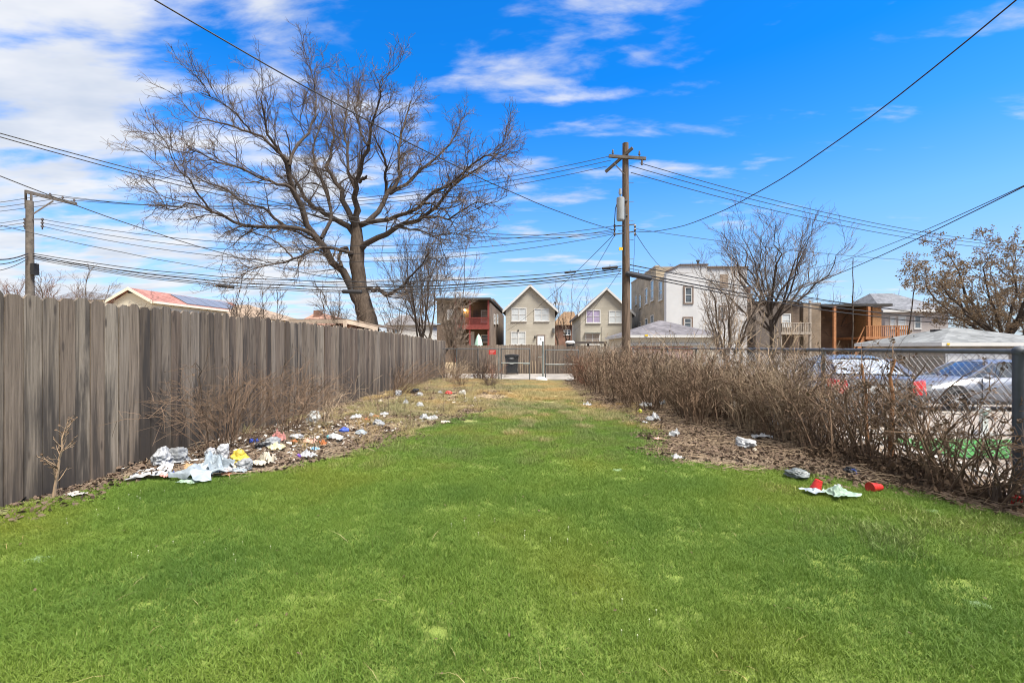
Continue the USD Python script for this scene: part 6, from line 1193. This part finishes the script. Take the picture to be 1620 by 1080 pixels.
LI_ = [
 ('bag', 'plastic_bag', 'round white knotted plastic bag at the left end of the pile', 'bag', 250, 742, 34, 26, WH), ('bag', 'plastic_bag', 'grey-white plastic bag with dark print behind the round white bag', 'bag', 272, 735, 34, 24, GR),
 ('rag', 'plastic_sheet', 'flat white plastic sheet at the lawn edge, left end of the pile', 'sheet', 226, 762, 56, 10, WH), ('rag', 'plastic_sheet', 'long pale blue-white plastic sheet draped across the front of the pile', 'sheet', 300, 764, 78, 20, BL),
 ('rag', 'plastic_sheet', 'crumpled pale blue plastic film standing in the middle of the pile', 'sheet', 330, 745, 46, 30, BL), ('bag', 'plastic_bag', 'upright white plastic bag at the back of the pile, left of the yellow bag', 'bag', 347, 730, 20, 24, WH),
 ('bag', 'plastic_bag', 'small white bag tucked behind the pale blue film', 'bag', 328, 725, 18, 13, WH), ('bag', 'plastic_bag', 'yellow printed plastic bag on the pile', 'bag', 374, 738, 30, 22, YE), ('rag', 'food_wrapper', 'orange-red wrapper on top of the yellow bag', 'wrapper', 372, 728, 16, 8, OR),
 ('bag', 'plastic_bag', 'greyish clear plastic bag in front of the yellow bag', 'bag', 384, 746, 26, 18, GR), ('rag', 'paper_scrap', 'round cream paper plate piece under the yellow bag', 'paper', 364, 746, 14, 8, CR), ('rag', 'cardboard_scrap', 'brown bent cardboard tube in the middle of the pile', 'cardboard', 293, 744, 20, 9, CARD),
 ('rag', 'cardboard_scrap', 'torn brown card under the front of the pile', 'cardboard', 262, 758, 14, 6, CARD), ('rag', 'plastic_scrap', 'blue plastic strip beside the round white bag', 'plastic scrap', 272, 747, 20, 5, BU), ('rag', 'food_wrapper', 'dark red crumpled wrapper under the grey bag', 'wrapper', 258, 750, 20, 8, PK),
 ('rag', 'food_wrapper', 'white and red carton at the front of the pile below the yellow bag', 'carton', 355, 754, 18, 10, WH), ('rag', 'food_wrapper', 'rusty orange wrapper at the front of the pile', 'wrapper', 356, 757, 14, 7, OR), ('rag', 'plastic_sheet', 'white and blue torn packet right of the front carton', 'packet', 374, 753, 22, 8, BL),
 ('rag', 'paper_scrap', 'cream crumpled paper towel right of the yellow bag', 'paper', 418, 738, 26, 20, CR), ('rag', 'paper_scrap', 'flat cream napkin in front of the paper towel', 'paper', 407, 741, 24, 7, CR), ('rag', 'cloth_scrap', 'yellow and green striped cloth above the paper towel', 'cloth', 432, 716, 26, 8, plastic('striped_cloth', (.55, .50, .28), .9, .02, .1)),
 ('bag', 'plastic_bag', 'dark-mouthed grey plastic bag above the striped cloth', 'bag', 426, 710, 26, 14, GR), ('bag', 'drink_can', 'bright blue crushed can at the back of the pile', 'can', 397, 704, 10, 8, BU), ('bag', 'drink_can', 'second bright blue crushed can just right of the first', 'can', 405, 703, 7, 7, BU), ('bag', 'plastic_bag', 'small black bag between the blue cans and the grey bag', 'bag', 408, 713, 12, 10, BK),
 ('rag', 'food_wrapper', 'red and white checked food wrapper standing by the bramble', 'wrapper', 437, 701, 20, 22, PK), ('bag', 'plastic_bag', 'white plastic bag right of the checked food wrapper', 'bag', 465, 698, 22, 9, WH), ('rag', 'paper_scrap', 'pinkish paper scrap in the middle of the right-hand litter', 'paper', 488, 704, 18, 7, PKC), ('rag', 'food_wrapper', 'orange scrap below the pinkish paper', 'wrapper', 464, 704, 12, 6, OR),
 ('rag', 'plastic_scrap', 'white packet with a violet corner at the front of the litter', 'packet', 484, 727, 20, 9, WH), ('bag', 'bottle_top', 'violet plastic bottle top on the white packet', 'bottle top', 471, 727, 7, 6, PU), ('rag', 'plastic_scrap', 'sky blue plastic lid above the white packet', 'lid', 496, 716, 14, 6, plastic('sky_blue_plastic', (.25, .48, .66))), ('rag', 'food_wrapper', 'rust orange leaf-like wrapper right of the pinkish paper', 'wrapper', 509, 708, 10, 10, OR),
 ('rag', 'plastic_bag', 'turquoise and white torn bag with a looped handle', 'bag', 528, 699, 24, 8, WH), ('bag', 'plastic_scrap', 'turquoise plastic piece at the left of the torn bag', 'plastic scrap', 520, 696, 8, 6, TQ), ('bag', 'drink_can', 'deep blue can lying alone right of the looped bag', 'can', 543, 686, 13, 8, BU), ('bag', 'plastic_bottle', 'clear crushed plastic bottle right of the deep blue can', 'bottle', 569, 689, 18, 7, BL),
 ('bag', 'plastic_bag', 'tall pale grey knotted bag leaning on the board fence', 'bag', 494, 669, 19, 18, plastic('pale_grey_film', (.50, .52, .50))), ('rag', 'paper_scrap', 'pale paper at the foot of the tall grey bag', 'paper', 481, 670, 12, 4, CR), ('bag', 'plastic_bag', 'silvery grey bag in the dry grass at mid bed', 'bag', 597, 676, 18, 12, GR), ('rag', 'food_wrapper', 'orange wrapper above the silvery bag', 'wrapper', 593, 662, 10, 5, OR), ('rag', 'food_wrapper', 'orange wrapper left of the silvery bag', 'wrapper', 580, 667, 9, 5, OR),
 ('rag', 'plastic_sheet', 'whitish torn film behind the orange wrappers', 'sheet', 560, 664, 18, 7, WH), ('rag', 'paper_scrap', 'white paper strip at mid bed, near the weed pair', 'paper', 606, 658, 16, 4, WH), ('rag', 'paper_scrap', 'white paper ball left of the paper strip', 'paper', 588, 660, 9, 6, WH), ('rag', 'cloth_scrap', 'long white rag lying at the lawn edge', 'rag', 676, 667, 28, 9, WH), ('rag', 'paper_scrap', 'cream flat paper right of the long white rag', 'paper', 704, 671, 14, 5, CR),
 ('bag', 'plastic_bag', 'white plastic bag with black mark in the straw, above the long rag', 'bag', 663, 646, 13, 9, WH), ('rag', 'paper_scrap', 'white crumpled paper left of the marked bag', 'paper', 641, 641, 9, 7, WH), ('bag', 'plastic_bag', 'black bag by the fence in the far bed', 'bag', 655, 623, 14, 8, BK), ('bag', 'plastic_bag', 'white bag just right of the black bag', 'bag', 664, 628, 10, 7, WH), ('bag', 'plastic_bag', 'black and white torn bag near the leaning fan of stems', 'bag', 629, 628, 12, 11, GR), ('rag', 'paper_scrap', 'small cream paper below the torn bag', 'paper', 601, 638, 10, 5, CR),
 ('bag', 'plastic_scrap', 'bright red plastic piece in the far bed', 'plastic scrap', 709, 625, 10, 6, RD), ('bag', 'plastic_bag', 'pale dome-shaped bag right of the bright red piece', 'bag', 731, 628, 13, 11, plastic('straw_grey_film', (.42, .40, .34))), ('rag', 'paper_scrap', 'white scraps left of the bright red piece', 'paper', 696, 624, 9, 6, WH), ('rag', 'paper_scrap', 'white paper below the far corner bush', 'paper', 695, 599, 9, 5, WH), ('rag', 'paper_scrap', 'white paper in the straw before the low chain fence', 'paper', 749, 597, 10, 6, WH), ('rag', 'paper_scrap', 'white paper deep in the far corner', 'paper', 686, 601, 5, 4, WH),
 ('rag', 'plastic_sheet', 'pale green film scrap poking out of the lawn in front of the pile', 'sheet', 290, 768, 36, 4, GN), ('rag', 'cardboard_scrap', 'grey board scrap at the foot of the nearest fence boards', 'cardboard', 112, 788, 26, 4, plastic('grey_board', (.30, .29, .27), .9, .02, .1)),
 ('rag', 'paper_scrap', 'small white paper on the straw at the start of the right thicket', 'paper', 930, 643, 12, 5, WH), ('rag', 'plastic_bag', 'white plastic bag caught low in the right thicket, left one of two', 'bag', 1024, 645, 18, 8, WH), ('rag', 'plastic_bag', 'white plastic tatter hanging in the right thicket, right one of two', 'bag', 1049, 642, 9, 9, WH), ('bag', 'plastic_scrap', 'yellow-green scrap below the left white bag in the thicket', 'plastic scrap', 1013, 656, 7, 7, plastic('yellow_green_film', (.45, .46, .06))),
 ('rag', 'plastic_bag', 'white bag on the leaf litter below the yellow-green scrap', 'bag', 1036, 667, 20, 9, WH), ('rag', 'paper_scrap', 'small white paper left of that bag on the grass edge', 'paper', 1021, 671, 8, 3, WH), ('rag', 'plastic_bag', 'pale lilac-white bag in the middle of the right litter', 'bag', 1067, 693, 14, 12, WH), ('rag', 'paper_scrap', 'cream scrap with brown edge left of the lilac-white bag', 'paper', 1042, 698, 12, 5, PKC), ('rag', 'paper_scrap', 'white paper at the lower edge of the right litter', 'paper', 1073, 729, 17, 6, WH),
 ('bag', 'plastic_bag', 'bright white bag lying in the right litter', 'bag', 1183, 710, 26, 14, WH), ('rag', 'plastic_sheet', 'flat white plastic right of the bright white bag', 'sheet', 1208, 696, 24, 7, WH), ('bag', 'bottle_top', 'small cream bottle top below the bright white bag', 'bottle top', 1195, 716, 6, 5, CR), ('rag', 'plastic_scrap', 'lilac plastic scrap up in the far end of the right thicket', 'plastic scrap', 943, 600, 16, 12, plastic('lilac_film', (.40, .36, .60))),
 ('bag', 'plastic_bag', 'dark grey bag on the grass above the red cups', 'bag', 1266, 761, 30, 12, plastic('slate_film', (.16, .18, .18))), ('bag', 'plastic_bag', 'small black and blue packet above the lying red cup', 'packet', 1350, 753, 16, 9, BK), ('bag', 'plastic_scrap', 'blue scrap on the black packet', 'plastic scrap', 1352, 753, 7, 7, BU), ('rag', 'plastic_sheet', 'pale turquoise film under the upright red cup', 'sheet', 1294, 786, 32, 5, BL), ('rag', 'plastic_sheet', 'pale green film twisted on the grass between the red cups', 'sheet', 1336, 792, 44, 9, GN),
 ('rag', 'paper_scrap', 'white scrap on the grass between the cups', 'paper', 1328, 776, 8, 4, WH), ('rag', 'plastic_sheet', 'faint pale green film half sunk in the lawn below the end post', 'sheet', 1482, 812, 16, 4, FG), ('rag', 'plastic_sheet', 'faint square of pale green film in the near left lawn', 'sheet', 50, 890, 34, 4, FG), ('rag', 'plastic_sheet', 'faint pale green film in the near right lawn', 'sheet', 1558, 962, 28, 4, FG), ('rag', 'plastic_scrap', 'round pale green film disc in the middle of the lawn', 'plastic scrap', 978, 746, 15, 3, FG),
 ('rag', 'plastic_bag', 'white tatter caught low on the chain-link fence before the turf', 'bag', 1226, 676, 16, 20, WH),
]
for i, (kd, nm, lab, cat, px, py, w, h, mt) in enumerate(LI_): litter_item(kd, nm, lab, cat, px, py, w, h, mt, 300 + 7 * i, yaw=random.Random(i).uniform(-.5, .5) if kd == 'rag' else random.Random(i).uniform(0, 6), lift=-.012 if mt is FG else (.02 if i < 36 else .01) if py < 750 or px < 400 else .022)
def cup(label, px, py, L, r, axis, lift, tilt=None):
    b = PG(px, py); a = norm(np.array(axis, float)); c = b + np.array([0, .04, lift]); t = Thing('plastic_cup', label, 'cup', b, 'red party cups')
    prof = [(0, r * .66), (L * .30, r * .76), (L * .305, r * .79), (L * .62, r * .88), (L * .625, r * .91), (L * .98, r), (L, r * 1.05), (L * .985, r * 1.0)]
    v, f = tubes([(np.array([c + a * s for s, _ in prof]), np.array([q for _, q in prof]))], 24); t.part('wall', (v, f), RD, smooth=35)
    t.part('base', MB().tube([c + a * .002, c + a * .008], r * .655, 24), RD)
    v, f = tubes([(np.array([c + a * (L * .98), c + a * L * .3, c + a * .012]), np.array([r * .975, r * .74, r * .64]))], 24, caps=False); t.part('lining', (v, f[:, ::-1]), M('white_cup_lining', (.78, .76, .72), .4, .04), smooth=35)
    v, f = tubes([(np.array([c + a * L, c + a * (L + .004)]), np.array([r * 1.05, r * 1.04]))], 24); t.part('rim', (v, f), RD, smooth=True)
cup('red plastic party cup standing tilted and upside down on the grass', 1300, 782, .115, .047, (-.30, .1, -.95), .12)
cup('red plastic party cup lying on its side with its white inside showing', 1398, 780, .125, .045, (-1, -.32, .06), .045)
cup('red plastic cup lying at the foot of the dark end post', 1624, 801, .115, .045, (-1, -.5, .05), .045)

# ---------------------------------------------------------------- grass, straw and leaf litter
rng = np.random.default_rng(88)
def grass_patch(size, n, h, w, rg, lay=0.35, fl=False):
    x, y = rg.uniform(-size / 2, size / 2, (2, n)); hh = h * rg.uniform(.45, 1.15, n); a = rg.uniform(0, 2 * math.pi, n); ln = lay * rg.uniform(.1, 1.3, n) * hh; o = np.stack([np.cos(a) * ln, np.sin(a) * ln], 1)
    sd = rg.uniform(0, 2 * math.pi, n); s = np.stack([np.cos(sd), np.sin(sd)], 1) * (w * rg.uniform(.6, 1.3, n) / 2)[:, None]; b = np.stack([x, y], 1); z = np.zeros(n) - .006
    if fl: hh = hh * .3; o = o * 3
    pts = [np.column_stack([b - s, z]), np.column_stack([b + s, z]), np.column_stack([b + o * .4 - s * .8, hh * .6]), np.column_stack([b + o * .4 + s * .8, hh * .6]), np.column_stack([b + o, hh * (1.0 if not fl else .8)])]
    V = np.stack(pts, 1).reshape(-1, 3); k = np.arange(n)[:, None] * 5; return V, np.concatenate([k + [0, 1, 3], k + [0, 3, 2], k + [2, 3, 4]])
big_var = (0.55, [(0.30, (0.62, 0.74, 0.80)), (0.5, (1.0, 1.0, 1.0)), (0.7, (1.42, 1.08, 1.0))])
green = M_island('grass_blades', [(0.0, (0.125, 0.20, 0.030)), (0.35, (0.265, 0.375, 0.052)), (0.65, (0.385, 0.475, 0.080)), (0.85, (0.48, 0.51, 0.13)), (0.95, (0.52, 0.50, 0.19)), (1.0, (0.60, 0.53, 0.30))], 0.6, 0.25, 0.42, big_var)
olive = M_island('olive_blades', [(0.0, (0.14, 0.18, 0.045)), (0.35, (0.23, 0.27, 0.075)), (0.65, (0.33, 0.33, 0.12)), (1.0, (0.46, 0.41, 0.20))], 0.6, 0.25, 0.25, big_var)
strawm = M_island('straw_blades', [(0.0, (0.26, 0.22, 0.10)), (0.4, (0.41, 0.355, 0.175)), (0.8, (0.50, 0.435, 0.24)), (1.0, (0.56, 0.50, 0.32))], 0.7, 0.25, 0.15, big_var)
S = .30
def cells(x0, x1, y0, y1, dens, keep):
    g = 1 / math.sqrt(dens); X, Y = np.meshgrid(np.arange(x0, x1, g), np.arange(y0, y1, g)); n = X.size; x, y = X.ravel() + rng.uniform(-.5, .5, n) * g, Y.ravel() + rng.uniform(-.5, .5, n) * g; k = keep(x, y) > rng.random(n); return x[k], y[k]
def put(name, protos, mat, x, y, label, cat, sc=(.8, 1.2)):
    scatter(name, protos, [mat] * len(protos), np.stack([x, y, height(x, y)], 1), rng.uniform(0, 2 * math.pi, len(x)), rng.uniform(*sc, len(x)), label, cat)
near_p = [grass_patch(S, 800, (.024, .022, .026, .024, .030, .038)[i], .0034, np.random.default_rng(i), (1.7, 1.8, 1.6, 1.7, 1.4, 1.1)[i]) for i in range(6)]
far_p = [grass_patch(S, 420, .024, .0055, np.random.default_rng(20 + i), 1.7) for i in range(4)]
gm_ = lambda x, y: lawn_mask(x, y) * GREEN(y + 1.6 * (meshkit.fbm(np.stack([x * .9, y * .9, 0 * x], -1), 3, 2) - .5))
fringe = lambda y: 1.0
x, y = cells(-4.5, 4.3, 1.2, 4.6, 36, lambda x, y: lawn_mask(x, y)); put('lawn_grass', near_p, green, x, y, 'short green lawn grass nearest the camera', 'grass')
x, y = cells(-4.5, 4.3, 4.6, 13.0, 32, gm_); put('lawn_grass', far_p, green, x, y, 'green lawn grass thinning towards the straw path', 'grass')
x, y = cells(-4.4, 4.2, 3.2, 13, 13, lambda x, y: (lawn_mask(x, y) * np.clip(sstep(3.9, 7.6, y + 1.2 * (meshkit.fbm(np.stack([x, y, 0 * x], -1), 3, 6) - .5)) * 1.1 * (1 - .6 * sstep(10, 13, y)) + .5 * (x > 2) * sstep(4.9, 4.2, y), 0, 1)))
put('olive_grass', [grass_patch(S, 330, .045, .0055, np.random.default_rng(40 + i), 1.0) for i in range(4)], olive, x, y, 'olive half-dead grass between the lawn and the straw path', 'grass')
x, y = cells(-4.3, 3.5, 6.0, 20.2, 15, lambda x, y: np.clip(lawn_mask(x, y) * sstep(6.0, 13.0, y) + .85 * (x < XL(y) + .1) * (x > -4.3) * sstep(6.3, 8.5, y) * (.35 + .65 * (meshkit.fbm(np.stack([x * 1.1, y * .8, 0 * x], -1), 3, 12) > .48)) + .8 * (np.abs(x - 1.75) < .55) * (np.abs(y - 9.6) < .7), 0, 1))
put('dry_grass', [grass_patch(S, 300, .075, .0045, np.random.default_rng(50 + i), 1.5) for i in range(4)], strawm, x, y, 'flattened straw-coloured dry grass on the path and far bed', 'grass')
# lighter clover heads and stray blades in the lawn
def flecks(rg, n=5):
    v, f = [], []; m = MB()
    for _ in range(n): c = np.array([rg.uniform(-.2, .2), rg.uniform(-.2, .2), .034]); s = trimesh.creation.icosphere(1, .0034); m.add(s.vertices + c, s.faces); m.tube([c - [0, 0, .034], c], .0008, 3)
    return m
x, y = cells(-4.3, 4, 1.6, 7, 1.6, lambda x, y: lawn_mask(x, y) * .5 * (meshkit.fbm(np.stack([x * .7, y * .7, 0 * x], -1), 2, 31) > .5)); put('clover_heads', [flecks(np.random.default_rng(i)) for i in range(4)], M('clover_white', (.50, .52, .36), .8), x, y, 'tiny pale clover heads dotted through the lawn', 'flowers')
# stray dead leaves on the lawn
def strays(rg): c = np.column_stack([rg.uniform(-.4, .4, (5, 2)), rg.uniform(.014, .03, 5)]); uu = rdir(rg, 5) * [1, 1, .4]; vv = np.cross(uu, [0, 0, 1.]); z_ = rg.uniform(.006, .017, (5, 1)); return quads(c, uu * z_, vv * z_ * .7)
x, y = cells(-4.2, 4, 1.4, 9, 1.3, lambda x, y: lawn_mask(x, y)); put('stray_leaves', [strays(np.random.default_rng(i + 5)) for i in range(5)], dead_leaf, x, y, 'stray dead leaves lying in the lawn', 'leaves')
x, y = cells(-4.2, 4, 1.4, 8, 1.2, lambda x, y: lawn_mask(x, y)); put('stray_blades', [grass_patch(.5, 9, .05, .0035, np.random.default_rng(i + 95), 2.6) for i in range(5)], strawm, x, y, 'long pale dead blades lying across the lawn', 'grass')
# leaf litter and twigs
def leaf_patch(n, rg, size=.5, smax=.036):
    c = np.column_stack([rg.uniform(-size / 2, size / 2, (n, 2)), rg.uniform(.004, .03, n)]); uu = rdir(rg, n); uu[:, 2] *= .7; vv = np.cross(uu, np.array([0, 0, 1.]) + .9 * rg.normal(size=(n, 3))); vv /= np.maximum(np.linalg.norm(vv, axis=1, keepdims=True), .1); s = .005 + (smax - .005) * rg.random((n, 1)) ** 2.2; return quads(c, uu * s, vv * s * .65)
def twig_patch(n, rg, size=.6, L=(.06, .4), r=.0022):
    ps = []
    for _ in range(n):
        a = rg.uniform(0, 2 * math.pi); l = rg.uniform(*L); c = np.array([rg.uniform(-size / 2, size / 2), rg.uniform(-size / 2, size / 2), rg.uniform(.006, .04)]); d = np.array([math.cos(a), math.sin(a), rg.uniform(-.05, .15)]) * l / 2
        ps.append((np.array([c - d, c + rg.normal(size=3) * l * .06, c + d]), np.array([r, r * .9, r * .5]) * rg.uniform(.6, 1.8)))
    return tubes(ps, 4)
bed = lambda x, y: np.clip(1 - lawn_mask(x, y), 0, 1) * (np.abs(x) < 4.4) * np.where(x < 0, 1 - .55 * sstep(6.3, 8.5, y), 1.0)
x, y = cells(-4.4, 4.3, 3.2, 20, 17, lambda x, y: bed(x, y) * (1 - .5 * sstep(9, 14, y)))
litter_leaf = M_island('litter_leaves', [(0, (0.11, 0.078, 0.056)), (0.25, (0.22, 0.165, 0.115)), (0.55, (0.33, 0.255, 0.185)), (0.8, (0.44, 0.365, 0.28)), (0.9, (0.32, 0.14, 0.065)), (1, (0.52, 0.46, 0.37))], 0.85, 0.15, 0.1)
put('leaf_litter', [leaf_patch(150, np.random.default_rng(60 + i)) for i in range(6)], litter_leaf, x, y, 'brown leaf litter in the beds on both sides of the lawn', 'leaves')
x, y = cells(-4.4, 4.3, 3.6, 19, 7, lambda x, y: bed(x, y) * np.where(x > 0, 1, .75)); put('fallen_twigs', [twig_patch(34, np.random.default_rng(70 + i)) for i in range(5)], bramble_pale, x, y, 'fallen grey twigs and dead stalks on the beds', 'twigs')
# dry grass standing along the foot of the left fence and out of the beds
x, y = cells(-4.38, 1.0, 5.0, 19.5, 5, lambda x, y: bed(x, y) * (x < XL(y)) * (meshkit.fbm(np.stack([x * 1.2, y, 0 * x], -1), 2, 44) > .5)); put('standing_straw', [grass_patch(.25, 60, .20, .004, np.random.default_rng(80 + i), .9) for i in range(4)], strawm, x, y, 'taller dry grass standing in the left bed', 'grass')
# small torn scraps too many to count
x, y = cells(-4.2, -1.0, 4.6, 12, 30, lambda x, y: bed(x, y) * (x < XL(y) - .25) * np.where(y < 7.5, 1, .35)); sc = [quads(*(lambda r_: (np.column_stack([r_.uniform(-.2, .2, (5, 2)), r_.uniform(.012, .04, 5)]), (lambda u: u * [1, 1, .3] * r_.uniform(.012, .050, (5, 1)))(rdir(r_, 5)), (lambda u: u * [1, 1, .3] * r_.uniform(.012, .04, (5, 1)))(rdir(r_, 5))))(np.random.default_rng(90 + i))) for i in range(6)]
put('litter_scraps', sc, M_island('mixed_scraps', [(0, (.36, .34, .31)), (.2, (.47, .46, .45)), (.35, (.30, .22, .15)), (.5, (.38, .15, .07)), (.65, (.45, .42, .36)), (.75, (.20, .13, .09)), (.85, (.28, .33, .36)), (1, (.42, .24, .19))], .7), x, y, 'small torn scraps of paper and plastic strewn over the left bed', 'scraps')
